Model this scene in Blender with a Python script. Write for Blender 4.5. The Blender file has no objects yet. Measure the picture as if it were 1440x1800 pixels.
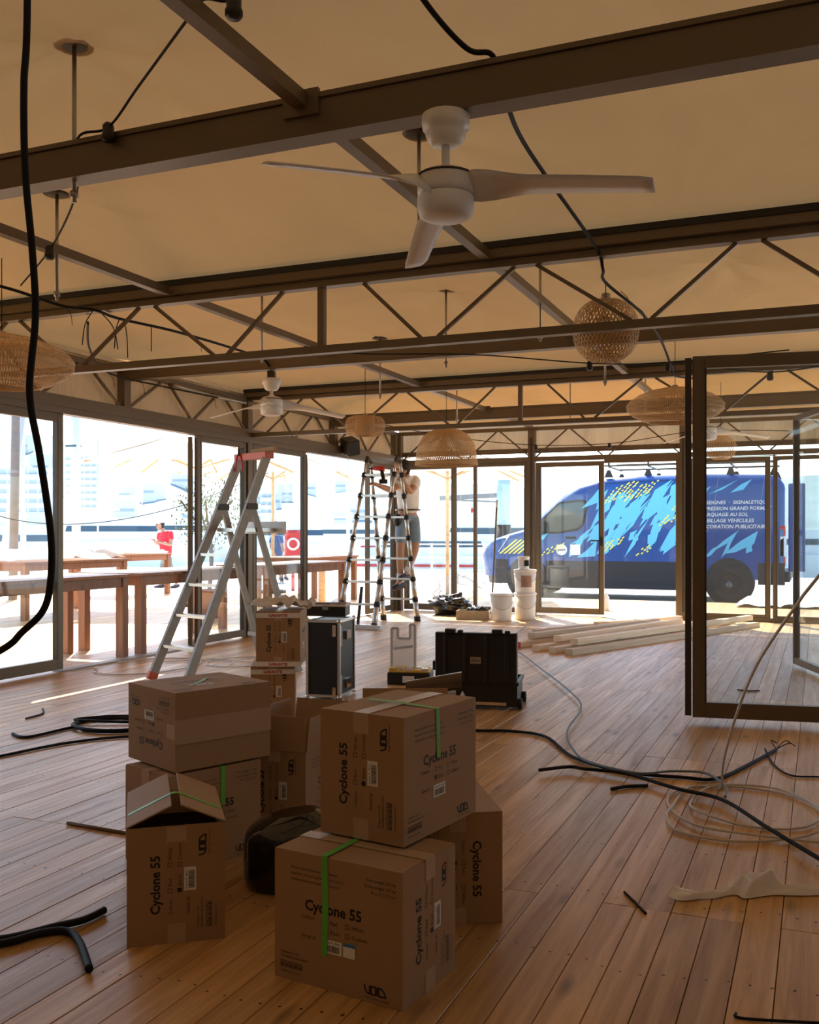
import bpy, bmesh, math, random
from mathutils import Vector, Matrix, noise
random.seed(7)
R=math.radians; PI=math.pi
scene=bpy.context.scene; COL=scene.collection

# ------------------------------------------------------------------ camera
cam=bpy.data.cameras.new('camera'); cam.sensor_fit='HORIZONTAL'; cam.sensor_width=36
cam.lens=36*1722/1440; cam.shift_y=37/1440; cam.clip_start=.05; cam.clip_end=4000
camo=bpy.data.objects.new('camera',cam); COL.objects.link(camo)
camo.location=(0,0,1.155); camo.rotation_euler=(R(90),0,R(22.69)); scene.camera=camo
# ------------------------------------------------------------------ sky, sun, exposure
TOSUN=Vector((-.36,.52,.78)).normalized()
w=bpy.data.worlds.new('world'); scene.world=w; w.use_nodes=True
nt=w.node_tree; bg=nt.nodes['Background']
sky=nt.nodes.new('ShaderNodeTexSky'); sky.sky_type='NISHITA'; sky.sun_disc=False
sky.sun_elevation=math.asin(TOSUN.z); sky.sun_rotation=math.atan2(TOSUN.x,TOSUN.y)
sky.air_density=1.0; sky.dust_density=1.0; sky.ozone_density=1.0
nt.links.new(sky.outputs[0],bg.inputs[0]); bg.inputs[1].default_value=.36
sl=bpy.data.lights.new('sun','SUN'); sl.energy=9.5; sl.angle=R(.6); sl.color=(1,.93,.82)
so=bpy.data.objects.new('sun',sl); COL.objects.link(so); so.rotation_euler=TOSUN.to_track_quat('Z','Y').to_euler()
vs=scene.view_settings; vs.view_transform='Standard'; vs.look='None'; vs.gamma=1; vs.use_curve_mapping=False
vs.exposure=0.70
try:
    scene.cycles.sample_clamp_indirect=8
except Exception: pass

# ------------------------------------------------------------------ materials
MAT={}
def nodes(m): return m.node_tree.nodes, m.node_tree.links
def mat(name,col,rough=.5,metal=0,var=.06,scale=30,bump=0,spec=None,coat=0,trans=0):
    """plain procedural material: base colour with a little noise variation and optional fine relief"""
    if name in MAT: return MAT[name]
    m=bpy.data.materials.new(name); m.use_nodes=True; N,L=nodes(m); b=N['Principled BSDF']
    b.inputs['Roughness'].default_value=rough; b.inputs['Metallic'].default_value=metal
    if spec is not None: b.inputs['Specular IOR Level'].default_value=spec
    if coat: b.inputs['Coat Weight'].default_value=coat
    tc=N.new('ShaderNodeTexCoord'); nz=N.new('ShaderNodeTexNoise'); nz.inputs['Scale'].default_value=scale
    nz.inputs['Detail'].default_value=4
    L.new(tc.outputs['Object'],nz.inputs['Vector'])
    mx=N.new('ShaderNodeMix'); mx.data_type='RGBA'
    mx.inputs['A'].default_value=tuple(c*(1-var) for c in col)+(1,); mx.inputs['B'].default_value=tuple(min(1,c*(1+var)) for c in col)+(1,)
    L.new(nz.outputs['Fac'],mx.inputs['Factor']); L.new(mx.outputs['Result'],b.inputs['Base Color'])
    if bump:
        bp=N.new('ShaderNodeBump'); bp.inputs['Strength'].default_value=bump; bp.inputs['Distance'].default_value=.01
        L.new(nz.outputs['Fac'],bp.inputs['Height']); L.new(bp.outputs['Normal'],b.inputs['Normal'])
    MAT[name]=m; return m
def mat_wood(name,c1,c2,axis=1,rough=.42,world=False,scale=1.0,nails=False):
    m=bpy.data.materials.new(name); m.use_nodes=True; N,L=nodes(m); b=N['Principled BSDF']
    geo=N.new('ShaderNodeNewGeometry'); oi=N.new('ShaderNodeObjectInfo'); tc=N.new('ShaderNodeTexCoord')
    ad=N.new('ShaderNodeMath'); ad.operation='ADD'; L.new(oi.outputs['Random'],ad.inputs[0]); L.new(geo.outputs['Random Per Island'],ad.inputs[1])
    ml=N.new('ShaderNodeMath'); ml.operation='MULTIPLY'; ml.inputs[1].default_value=37.3; L.new(ad.outputs[0],ml.inputs[0])
    cmb=N.new('ShaderNodeCombineXYZ')
    for i in range(3): L.new(ml.outputs[0],cmb.inputs[i])
    src=geo.outputs['Position'] if world else tc.outputs['Object']
    va=N.new('ShaderNodeVectorMath'); va.operation='ADD'; L.new(src,va.inputs[0]); L.new(cmb.outputs[0],va.inputs[1])
    sc=N.new('ShaderNodeVectorMath'); sc.operation='MULTIPLY'; L.new(va.outputs[0],sc.inputs[0])
    s=[26*scale]*3; s[axis]=1.3*scale; sc.inputs[1].default_value=s
    nz=N.new('ShaderNodeTexNoise'); nz.inputs['Scale'].default_value=1; nz.inputs['Detail'].default_value=6; nz.inputs['Roughness'].default_value=.62; nz.inputs['Distortion'].default_value=.6
    L.new(sc.outputs[0],nz.inputs['Vector'])
    s2=N.new('ShaderNodeVectorMath'); s2.operation='MULTIPLY'; L.new(va.outputs[0],s2.inputs[0])
    k=[8*scale]*3; k[axis]=2.2*scale; s2.inputs[1].default_value=k
    vo=N.new('ShaderNodeTexVoronoi'); vo.inputs['Scale'].default_value=1; L.new(s2.outputs[0],vo.inputs['Vector'])
    kr=N.new('ShaderNodeValToRGB'); kr.color_ramp.elements[0].position=.0; kr.color_ramp.elements[0].color=(1,1,1,1)
    kr.color_ramp.elements[1].position=.2; kr.color_ramp.elements[1].color=(0,0,0,1); L.new(vo.outputs['Distance'],kr.inputs[0])
    r=N.new('ShaderNodeValToRGB'); r.color_ramp.elements[0].position=.28; r.color_ramp.elements[0].color=c1+(1,)
    r.color_ramp.elements[1].position=.7; r.color_ramp.elements[1].color=c2+(1,); L.new(nz.outputs['Fac'],r.inputs[0])
    # plank to plank tone
    fr=N.new('ShaderNodeMath'); fr.operation='FRACT'; L.new(ml.outputs[0],fr.inputs[0])
    hs=N.new('ShaderNodeHueSaturation'); mr=N.new('ShaderNodeMapRange'); mr.inputs['To Min'].default_value=.78; mr.inputs['To Max'].default_value=1.16
    L.new(fr.outputs[0],mr.inputs[0]); L.new(mr.outputs[0],hs.inputs['Value']); L.new(r.outputs[0],hs.inputs['Color'])
    mx=N.new('ShaderNodeMix'); mx.data_type='RGBA'; mx.inputs['B'].default_value=tuple(c*.32 for c in c1)+(1,)
    kf=N.new('ShaderNodeMath'); kf.operation='MULTIPLY'; kf.inputs[1].default_value=.9; L.new(kr.outputs[0],kf.inputs[0])
    L.new(kf.outputs[0],mx.inputs['Factor']); L.new(hs.outputs[0],mx.inputs['A'])
    out=mx.outputs['Result']
    if nails:
        sx=N.new('ShaderNodeSeparateXYZ'); L.new(geo.outputs['Position'],sx.inputs[0])
        wn=N.new('ShaderNodeTexNoise'); wn.inputs['Scale'].default_value=3.1; L.new(geo.outputs['Position'],wn.inputs['Vector'])
        def lat(sock,step,off,jit):
            a=N.new('ShaderNodeMath'); a.operation='MULTIPLY_ADD'; a.inputs[1].default_value=1/step; a.inputs[2].default_value=off
            L.new(sock,a.inputs[0])
            j=N.new('ShaderNodeMath'); j.operation='MULTIPLY_ADD'; j.inputs[1].default_value=jit; L.new(wn.outputs['Fac'],j.inputs[0]); L.new(a.outputs[0],j.inputs[2])
            f=N.new('ShaderNodeMath'); f.operation='FRACT'; L.new(j.outputs[0],f.inputs[0])
            g=N.new('ShaderNodeMath'); g.operation='SUBTRACT'; g.inputs[1].default_value=.5; L.new(f.outputs[0],g.inputs[0])
            h=N.new('ShaderNodeMath'); h.operation='MULTIPLY'; h.inputs[1].default_value=step; L.new(g.outputs[0],h.inputs[0])
            p=N.new('ShaderNodeMath'); p.operation='MULTIPLY'; L.new(h.outputs[0],p.inputs[0]); L.new(h.outputs[0],p.inputs[1]); return p.outputs[0]
        q=N.new('ShaderNodeMath'); q.operation='ADD'; L.new(lat(sx.outputs['X'],.0523,.41,.5),q.inputs[0]); L.new(lat(sx.outputs['Y'],.5225,.3,.35),q.inputs[1])
        le=N.new('ShaderNodeMath'); le.operation='LESS_THAN'; le.inputs[1].default_value=.0042**2; L.new(q.outputs[0],le.inputs[0])
        m2=N.new('ShaderNodeMix'); m2.data_type='RGBA'; m2.inputs['B'].default_value=(.03,.018,.01,1)
        L.new(le.outputs[0],m2.inputs['Factor']); L.new(out,m2.inputs['A']); out=m2.outputs['Result']
    L.new(out,b.inputs['Base Color']); b.inputs['Roughness'].default_value=rough; b.inputs['Specular IOR Level'].default_value=.55
    bp=N.new('ShaderNodeBump'); bp.inputs['Strength'].default_value=.55; bp.inputs['Distance'].default_value=.004
    rm=N.new('ShaderNodeMapRange'); rm.inputs['To Min'].default_value=rough+.16; rm.inputs['To Max'].default_value=max(.1,rough-.12); L.new(nz.outputs['Fac'],rm.inputs[0]); L.new(rm.outputs[0],b.inputs['Roughness'])
    L.new(nz.outputs['Fac'],bp.inputs['Height']); L.new(bp.outputs['Normal'],b.inputs['Normal'])
    MAT[name]=m; return m
def mat_glass(name,tint=(.95,.97,.96),mist=.0):
    m=bpy.data.materials.new(name); m.use_nodes=True; N,L=nodes(m); N.remove(N['Principled BSDF'])
    o=N['Material Output']; t=N.new('ShaderNodeBsdfTransparent'); t.inputs[0].default_value=tint+(1,)
    g=N.new('ShaderNodeBsdfGlossy'); g.inputs['Roughness'].default_value=.02; g.inputs['Color'].default_value=(.9,.9,.9,1)
    lw=N.new('ShaderNodeLayerWeight'); lw.inputs[0].default_value=.5
    pw=N.new('ShaderNodeMath'); pw.operation='POWER'; pw.inputs[1].default_value=5; L.new(lw.outputs['Facing'],pw.inputs[0])
    fr=N.new('ShaderNodeMath'); fr.operation='MULTIPLY_ADD'; fr.inputs[1].default_value=.6; fr.inputs[2].default_value=.035; L.new(pw.outputs[0],fr.inputs[0])
    mx=N.new('ShaderNodeMixShader'); L.new(fr.outputs[0],mx.inputs[0]); L.new(t.outputs[0],mx.inputs[1]); L.new(g.outputs[0],mx.inputs[2])
    last=mx.outputs[0]
    if mist:
        d=N.new('ShaderNodeBsdfDiffuse'); d.inputs[0].default_value=(.8,.8,.78,1); nz=N.new('ShaderNodeTexNoise'); nz.inputs['Scale'].default_value=2.5
        mu=N.new('ShaderNodeMath'); mu.operation='MULTIPLY'; mu.inputs[1].default_value=mist; L.new(nz.outputs['Fac'],mu.inputs[0])
        m2=N.new('ShaderNodeMixShader'); L.new(mu.outputs[0],m2.inputs[0]); L.new(last,m2.inputs[1]); L.new(d.outputs[0],m2.inputs[2]); last=m2.outputs[0]
    L.new(last,o.inputs['Surface']); MAT[name]=m; return m
def mat_cloth(name,col,transl=.5,scale=2.0,bump=.3,stretch=(1,1,1)):
    m=bpy.data.materials.new(name); m.use_nodes=True; N,L=nodes(m); N.remove(N['Principled BSDF']); o=N['Material Output']
    tc=N.new('ShaderNodeNewGeometry'); st=N.new('ShaderNodeVectorMath'); st.operation='MULTIPLY'; st.inputs[1].default_value=stretch
    L.new(tc.outputs['Position'],st.inputs[0])
    nz=N.new('ShaderNodeTexNoise'); nz.inputs['Scale'].default_value=scale; nz.inputs['Detail'].default_value=5; nz.inputs['Distortion'].default_value=.8
    L.new(st.outputs[0],nz.inputs['Vector'])
    mx=N.new('ShaderNodeMix'); mx.data_type='RGBA'; mx.inputs['A'].default_value=tuple(c*.88 for c in col)+(1,); mx.inputs['B'].default_value=tuple(min(1,c*1.08) for c in col)+(1,)
    L.new(nz.outputs['Fac'],mx.inputs['Factor'])
    bp=N.new('ShaderNodeBump'); bp.inputs['Strength'].default_value=bump; bp.inputs['Distance'].default_value=.05; L.new(nz.outputs['Fac'],bp.inputs['Height'])
    d=N.new('ShaderNodeBsdfDiffuse'); t=N.new('ShaderNodeBsdfTranslucent'); ms=N.new('ShaderNodeMixShader'); ms.inputs[0].default_value=transl
    for x in (d,t): L.new(mx.outputs['Result'],x.inputs['Color']); L.new(bp.outputs['Normal'],x.inputs['Normal'])
    L.new(d.outputs[0],ms.inputs[1]); L.new(t.outputs[0],ms.inputs[2]); L.new(ms.outputs[0],o.inputs['Surface']); MAT[name]=m; return m
mat_wood('floor_wood',(.43,.225,.078),(.76,.48,.205),1,.40,True,1.0,True)
mat_wood('lumber',(.62,.44,.26),(.82,.64,.42),0,.6)
mat_wood('table_wood',(.22,.085,.03),(.36,.15,.055),2,.45)
mat_glass('glass',(.95,.97,.96),.05); mat_glass('dusty_glass',(.90,.93,.93),.12)
mat_cloth('roof_fabric',(.57,.37,.172),.06,2.2,.35,(1,.6,1))
mat_cloth('valance_fabric',(.58,.45,.29),.10,6,.5,(2,2,.3))
mat_cloth('plain_canvas',(.45,.45,.46),.12,6,.3)
mat_cloth('parasol_fabric',(.82,.76,.66),.4,3,.2)
mat('steel',(.155,.115,.072),.42,.25,.08,6,.03); mat('steel_dark',(.05,.04,.03),.5,.2); mat('gutter',(.02,.018,.015),.7)
mat('zinc',(.42,.40,.36),.4,.7); mat('alu',(.62,.62,.60),.35,.85,.08,12); mat('alu_worn',(.36,.33,.29),.55,.3,.25,14)
mat('white_plastic',(.78,.76,.74),.35); mat('white_paint',(.80,.80,.79),.5); mat('black_plastic',(.012,.012,.013),.45)
mat('black_gloss',(.004,.004,.005),.08,0,.0,5,0,None,.6); mat('black_rubber',(.015,.015,.016),.6); mat('cable_black',(.008,.008,.009),.65,0,.06,30,0,.25)
mat('cable_white',(.62,.58,.52),.5); mat('cable_blue',(.16,.21,.25),.6)
mat('card',(.40,.25,.135),.75,0,.07,9,.02); mat('card_in',(.36,.24,.14),.8,0,.06,12); mat('card_tape',(.50,.36,.24),.35,0,.05,14)
mat('ink',(.018,.014,.012),.6,0,0); mat('ink_soft',(.05,.033,.022),.7,0,0); mat('label_white',(.85,.85,.84),.5,0,.02); mat('label_blue',(.05,.22,.55),.5); mat('green_tape',(.13,.55,.07),.45,0,.05); mat('red_ink',(.55,.05,.05),.5)
mat('rattan',(.62,.40,.19),.6,0,.16,40); mat('bamboo',(.60,.37,.16),.55,0,.16,40)
mat('orange_plastic',(.62,.12,.04),.45); mat('red_plastic',(.55,.03,.03),.4); mat('yellow_plastic',(.75,.45,.04),.45)
mat('skin',(.50,.27,.17),.55,0,.05,20); mat('hair',(.018,.012,.009),.6); mat('shirt_white',(.80,.79,.77),.8,0,.05,14,.3); mat('denim',(.24,.33,.42),.8,0,.14,30,.2)
mat('shirt_red',(.70,.03,.045),.75,0,.06,14,.2); mat('khaki',(.24,.23,.18),.8,0,.1,20,.2); mat('shirt_blue',(.08,.13,.28),.8); mat('shoe',(.04,.035,.05),.6); mat('sock',(.8,.8,.8),.8)
mat('cap_cream',(.75,.66,.55),.8); mat('leather',(.05,.018,.010),.2,0,.1,6,0,None,.4)
mat('van_blue',(.008,.068,.27),.25,0,.05,3,0,None,.5); mat('van_light_blue',(.13,.55,.80),.35); mat('van_yellow',(.80,.75,.10),.4); mat('van_black',(.022,.022,.025),.55); mat('tyre',(.018,.018,.019),.75); mat('rim',(.14,.14,.15),.4,.6)
mat('van_glass',(.05,.08,.08),.06,0,.3,2,0,None,.5); mat('lens_clear',(.8,.82,.85),.15); mat('chrome',(.75,.75,.75),.15,1)
mat('concrete',(.50,.48,.45),.85,0,.10,1.5,.1); mat('asphalt',(.25,.25,.26),.85,0,.1,3); mat('hill',(.20,.27,.30),.9,0,.35,.02); mat('hill_trees',(.12,.19,.13),.9,0,.4,.05)
mat('hull_white',(.85,.85,.86),.3); mat('boat_glass',(.03,.06,.09),.1); mat('building_white',(.80,.78,.74),.8); mat('building_band',(.45,.50,.55),.5); mat('mast',(.70,.72,.75),.35,.3); mat('old_pole',(.26,.22,.20),.8,0,.3,8)
mat('pale_teal',(.42,.58,.62),.6); mat('leaf',(.14,.22,.06),.6,0,.35,5); mat('bark',(.18,.12,.07),.8); mat('terracotta',(.45,.18,.09),.8); mat('water',(.38,.47,.52),.4)
mat('bucket_white',(.80,.75,.68),.4,0,.06,6); mat('bag_black',(.008,.008,.010),.22,0,.0,5,0,None,.4); mat('film',(.55,.55,.52),.15,0,.2,6); mat('picture',(.35,.20,.14),.5,0,.5,18); mat('tissue',(.87,.87,.90),.9,0,.08,20,.3); mat('foil',(.75,.76,.8),.35,.3,.3,25)
mat('gravel_tray',(.42,.33,.22),.8,0,.2,25)
mg=bpy.data.materials.new('clear_plastic'); mg.use_nodes=True; N,L=nodes(mg); N.remove(N['Principled BSDF'])
t=N.new('ShaderNodeBsdfTransparent'); d=N.new('ShaderNodeBsdfPrincipled'); d.inputs['Base Color'].default_value=(.8,.78,.74,1); d.inputs['Roughness'].default_value=.2
x=N.new('ShaderNodeMixShader'); x.inputs[0].default_value=.38; L.new(t.outputs[0],x.inputs[1]); L.new(d.outputs[0],x.inputs[2]); L.new(x.outputs[0],N['Material Output'].inputs[0]); MAT['clear_plastic']=mg

# ------------------------------------------------------------------ builders
class MB:
    def __init__(s): s.v=[]; s.f=[]; s.sm=[]
    def add(s,vs,fs,M=None,smooth=False):
        o=len(s.v)
        s.v+= [tuple(M@Vector(v)) for v in vs] if M is not None else [tuple(v) for v in vs]
        s.f+=[tuple(i+o for i in f) for f in fs]; s.sm+=[smooth]*len(fs); return s
    def box(s,x0,x1,y0,y1,z0,z1,M=None,b=0):
        if b:
            # chamfered along all vertical-ish edges: octagonal prism with inset caps
            b=min(b,(x1-x0)/2.01,(y1-y0)/2.01,(z1-z0)/2.01)
            def ring(i,z): return [(x0+b+i,y0+i,z),(x1-b-i,y0+i,z),(x1-i,y0+b+i,z),(x1-i,y1-b-i,z),(x1-b-i,y1-i,z),(x0+b+i,y1-i,z),(x0+i,y1-b-i,z),(x0+i,y0+b+i,z)]
            rs=[ring(b*.6,z0),ring(0,z0+b),ring(0,z1-b),ring(b*.6,z1)]
            vs=[p for r in rs for p in r]; fs=[tuple(range(7,-1,-1)),tuple(range(24,32))]
            for k in range(3):
                for i in range(8): j=(i+1)%8; fs.append((k*8+i,k*8+j,(k+1)*8+j,(k+1)*8+i))
            return s.add(vs,fs,M)
        vs=[(x0,y0,z0),(x1,y0,z0),(x1,y1,z0),(x0,y1,z0),(x0,y0,z1),(x1,y0,z1),(x1,y1,z1),(x0,y1,z1)]
        return s.add(vs,[(3,2,1,0),(4,5,6,7),(0,1,5,4),(1,2,6,5),(2,3,7,6),(3,0,4,7)],M)
    def bar(s,p,q,w,h=None,up=(0,0,1),M=None):
        """rectangular bar from p to q, w across, h along 'up'"""
        h=h or w; p=Vector(p); q=Vector(q); d=(q-p); l=d.length; d.normalize(); up=Vector(up)
        if abs(d.dot(up))>.99: up=Vector((0,1,0))
        x=d.cross(up).normalized(); u=x.cross(d)
        m=Matrix((x,d,u)).transposed().to_4x4(); m.translation=p
        if M is not None: m=M@m
        return s.box(-w/2,w/2,0,l,-h/2,h/2,m)
    def tube(s,pts,r,n=8,M=None,caps=True,r2=None):
        P=[Vector(p) for p in pts]; vs=[];fs=[]; up=None; k=len(P)
        for i,p in enumerate(P):
            t=(P[min(i+1,k-1)]-P[max(i-1,0)]); t.normalize()
            if up is None: up=Vector((0,0,1)) if abs(t.z)<.9 else Vector((1,0,0))
            x=t.cross(up); 
            if x.length<1e-4: x=t.cross(Vector((.3,1,.2)))
            x.normalize(); up=x.cross(t).normalized()
            rr=r[i] if isinstance(r,(list,tuple)) else (r if r2 is None else r+(r2-r)*i/(k-1))
            vs+=[tuple(p+(x*math.cos(a)+up*math.sin(a))*rr) for a in [2*PI*j/n for j in range(n)]]
        for i in range(k-1):
            for j in range(n): jj=(j+1)%n; fs.append((i*n+j,i*n+jj,(i+1)*n+jj,(i+1)*n+j))
        if caps: fs+=[tuple(range(n-1,-1,-1)),tuple(range((k-1)*n,k*n))]
        s.add(vs,fs,M,True); return s
    def lathe(s,prof,n=32,M=None,smooth=True,closed=False):
        vs=[];fs=[]
        for r,z in prof: vs+=[(r*math.cos(2*PI*j/n),r*math.sin(2*PI*j/n),z) for j in range(n)]
        for i in range(len(prof)-1):
            for j in range(n): jj=(j+1)%n; fs.append((i*n+j,i*n+jj,(i+1)*n+jj,(i+1)*n+j))
        if prof[0][0]>1e-5 and not closed: fs.append(tuple(range(n-1,-1,-1)))
        if prof[-1][0]>1e-5 and not closed: fs.append(tuple(range((len(prof)-1)*n,len(prof)*n)))
        return s.add(vs,fs,M,smooth)
    def prism(s,poly,t0,t1,M=None):
        """polygon in local xy extruded in z from t0 to t1"""
        n=len(poly); vs=[(x,y,t0) for x,y in poly]+[(x,y,t1) for x,y in poly]
        fs=[tuple(range(n-1,-1,-1)),tuple(range(n,2*n))]+[(i,(i+1)%n,n+(i+1)%n,n+i) for i in range(n)]
        return s.add(vs,fs,M)
    def grid(s,fn,nu,nv,M=None,smooth=True):
        vs=[fn(i/nu,j/nv) for j in range(nv+1) for i in range(nu+1)]
        fs=[(j*(nu+1)+i,j*(nu+1)+i+1,(j+1)*(nu+1)+i+1,(j+1)*(nu+1)+i) for j in range(nv) for i in range(nu)]
        return s.add(vs,fs,M,smooth)
    def ell(s,c,r,n=16,M=None):
        c=Vector(c); vs=[];fs=[];m=n//2
        for i in range(m+1):
            a=PI*i/m
            for j in range(n): b=2*PI*j/n; vs.append((c.x+r[0]*math.sin(a)*math.cos(b),c.y+r[1]*math.sin(a)*math.sin(b),c.z+r[2]*math.cos(a)))
        for i in range(m):
            for j in range(n): jj=(j+1)%n; fs.append((i*n+j,(i+1)*n+j,(i+1)*n+jj,i*n+jj))
        return s.add(vs,fs,M,True)
    def build(s,name,material,parent=None,kind=None):
        me=bpy.data.meshes.new(name); me.from_pydata(s.v,[],s.f); me.polygons.foreach_set('use_smooth',s.sm); me.update()
        bm=bmesh.new(); bm.from_mesh(me); bmesh.ops.recalc_face_normals(bm,faces=bm.faces); bm.to_mesh(me); bm.free()
        return link(name,me,material,parent,kind)
def link(name,me,material,parent=None,kind=None):
    if material is not None and not me.materials: me.materials.append(MAT[material] if isinstance(material,str) else material)
    o=bpy.data.objects.new(name,me); COL.objects.link(o)
    if parent is not None: o.parent=parent
    if kind: o['kind']=kind
    return o
def thing(name,label,cat,loc=(0,0,0),rz=0,group=None,rot=None):
    o=bpy.data.objects.new(name,None); o.empty_display_size=.1; COL.objects.link(o); o.location=loc
    o.rotation_euler=rot if rot else (0,0,rz)
    return tag(o,label,cat,group)
def tag(o,label,cat,group=None):
    o['label']=label; o['category']=cat
    if group: o['group']=group
    return o
def struct(o,label=None,cat=None):
    o['kind']='structure'
    if label: o['label']=label
    if cat: o['category']=cat
    return o
def smooth_path(pts,n=8):
    P=[Vector(p) for p in pts]; out=[]
    for i in range(len(P)-1):
        p0=P[max(i-1,0)];p1=P[i];p2=P[i+1];p3=P[min(i+2,len(P)-1)]
        for k in range(n):
            t=k/n; out.append(.5*((2*p1)+(p2-p0)*t+(2*p0-5*p1+4*p2-p3)*t*t+(3*p1-p0-3*p2+p3)*t**3))
    return out+[P[-1]]
TXT={}
def text_geo(st,size,bold=0,align='LEFT',italic=0):
    """vertices and faces of a line of lettering, flat in xy"""
    key=(st,size,bold,align,italic)
    if key in TXT: return TXT[key]
    cu=bpy.data.curves.new('t','FONT'); cu.body=st; cu.size=size; cu.offset=bold; cu.align_x=align; cu.shear=italic; cu.resolution_u=2; cu.fill_mode='FRONT'
    o=bpy.data.objects.new('t',cu); COL.objects.link(o)
    dg=bpy.context.evaluated_depsgraph_get(); me=bpy.data.meshes.new_from_object(o.evaluated_get(dg))
    r=([tuple(v.co) for v in me.vertices],[tuple(p.vertices) for p in me.polygons])
    bpy.data.objects.remove(o); bpy.data.curves.remove(cu); bpy.data.meshes.remove(me); TXT[key]=r; return r
def put_text(mb,st,x,y,size,bold=0,M=None,align='LEFT',italic=0):
    v,f=text_geo(st,size,bold,align,italic); T=Matrix.Translation((x,y,0)); mb.add(v,f,(M@T) if M is not None else T)

# ------------------------------------------------------------------ room grid (metres): 2.09 m modules
XL=-5.85; XR=2.51; YB=13.51; YF=-3.21
BEAMS=[-1.12,3.06,7.24,11.42]; TRUSS=[.97,5.15,9.33]
# ---- floor and outside deck
fl=MB().box(-13.2,XR+1.2,YF-.3,17.0,-.2,-.022).build('floor','asphalt'); struct(fl,'floor of orange-brown pine planks running away from camera','floor')
PW=.1045
pm={}
def plank_mesh(l):
    if l not in pm:
        m=MB(); g=.0012; m.box(g,PW-g,.001,l-.001,-.022,0,None,.0018)
        me=bpy.data.meshes.new('plank'); me.from_pydata(m.v,[],m.f); me.materials.append(MAT['floor_wood']); pm[l]=me
    return pm[l]
def proj(x,y,z):
    c,s=math.cos(R(22.69)),math.sin(R(22.69)); d=-x*s+y*c; l=x*c+y*s
    return (720+1722*l/d,937-1722*(z-1.155)/d,d) if d>.2 else None
plist=[]
k0=int((-13.2-XL)/PW)-1
for k in range(k0,int((XR+1.2-XL)/PW)):
    x=XL+k*PW; rows=[YF+2.09*i for i in range(10)]; i=0
    while i<len(rows)-1 or (i<len(rows) and rows[i]<16.9):
        y=rows[i] if i<len(rows) else 99
        if y>16.9: break
        n=2 if (random.random()<.35 and i+1<len(rows)) else 1
        l=min(n*2.09,17.0-y); plist.append((x,y,l)); i+=n
def vis(p):
    x,y,l=p; best=0
    for t in (.05,.35,.65,.95):
        q=proj(x+PW/2,y+l*t,0)
        if q and -20<q[0]<1460 and q[1]<1830 and XL<x<1.0 and y<9.4: best=max(best,1/q[2])
    return best
sc_=sorted(((vis(p),p) for p in plist),key=lambda a:-a[0])
near=[p for v,p in sc_[:300] if v>0]; ns=set(near); far=MB()
for p in plist:
    x,y,l=p; dz=random.uniform(-.0012,.0)
    if p in ns:
        o=link('plank',plank_mesh(round(l,3)),None,fl); o.location=(x,y,dz)
    else: far.box(x+.001,x+PW-.001,y+.001,y+l-.001,-.022,dz)
far.build('plank_field','floor_wood',fl,'stuff')

# ---- ceiling: taut fabric pushed up by poles
POLES_B=[(x,y) for y in BEAMS for x in (-4.805,-2.715,-.625,1.465) if not(x<-4 and y>0)]
POLES_P=[(x,y+1.045*s) for y in BEAMS for s in (-1,1) for x in (-3.76,-1.67,.42)]
def zc(x,y):
    u=abs(math.sin(PI*(y-5.15)/4.18))**.85; e=min(1,max(0,(x-XL-.03)/1.2),max(0,(XR-.03-x)/1.2))
    z=2.738+.235*u*e**.6
    for px,py in POLES_B: z+=.13*math.exp(-math.hypot(x-px,y-py)/.28)
    for px,py in POLES_P: z+=.07*math.exp(-math.hypot(x-px,y-py)/.24)
    for px,py in POLES_B+POLES_P:   # creases raying out from each prop
        d=math.hypot(x-px,y-py)
        if d<1.1: z+=.022*math.sin(7*math.atan2(y-py,x-px)+px*3)*math.exp(-d/.55)*min(1,d/.2)*u
    z+=.035*(1-abs(math.sin((x*.7+y*.45)*4+1.5*noise.noise(Vector((x*.5,y*.5,2))))))**5*noise.noise(Vector((x*.8,y*.8,4)))*u
    return z+.030*noise.noise(Vector((x*1.3,y*.8,1)))*u*e
ce=MB()
for (a,b) in [(-3.21,.97),(.97,5.15),(5.15,9.33),(9.33,13.51)]:
    ce.grid(lambda u,v:(XL-.08+(XR-XL+.16)*u,a+(b-a)*v,zc(XL-.08+(XR-XL+.16)*u,a+(b-a)*v)),170,90)
struct(ce.build('ceiling','roof_fabric'),'tan tent fabric ceiling pushed into soft peaks','ceiling')

blocker=MB()  # added unseen sun blocker outside the left wall; its slit shapes a floor streak
for x0,x1,y0,y1 in ((-7.15,-6.22,3.0,13.5),(-6.22,-6.17,3.0,6.9),(-6.22,-6.17,8.4,13.5),(-6.17,-5.89,3.0,13.5)): blocker.box(x0,x1,y0,y1,2.69,2.70)

# ---- roof beams, trusses, purlins
def beam(y,label):
    t=thing('roof_beam',label,'beam',(0,y,2.55),0,'solid roof beams')
    MB().box(XL,XR,-.04,.04,0,.115).build('web','steel',t)
    MB().box(XL,XR,-.05,.05,.117,.135).build('top_cap','steel',t)
    MB().box(XL,XR,-.047,.047,-.008,0).build('bottom_flange','steel',t)
    for x in (-3.76,-1.67): MB().box(x-.07,x+.07,-.056,-.04,.06,.15).build('splice_plate','steel',t)
LB=['solid brown roof beam behind the camera','solid brown roof beam nearest the camera, carrying the largest white fan','solid brown roof beam in mid-room, carrying the fan with a loose canopy','solid brown roof beam nearest the back wall']
for y,l in list(zip(BEAMS,LB))[1:]: beam(y,l)
NODES=[('b',-5.65),('t',-5.1),('b',-4.55),('t',-3.98),('b',-3.42),('t',-2.92),('t',-2.5),('b',-2.03),('t',-1.47),('b',-.85),('t',-.32),('b',.25),('t',.8),('t',1.25),('b',1.75),('t',2.3)]
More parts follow.
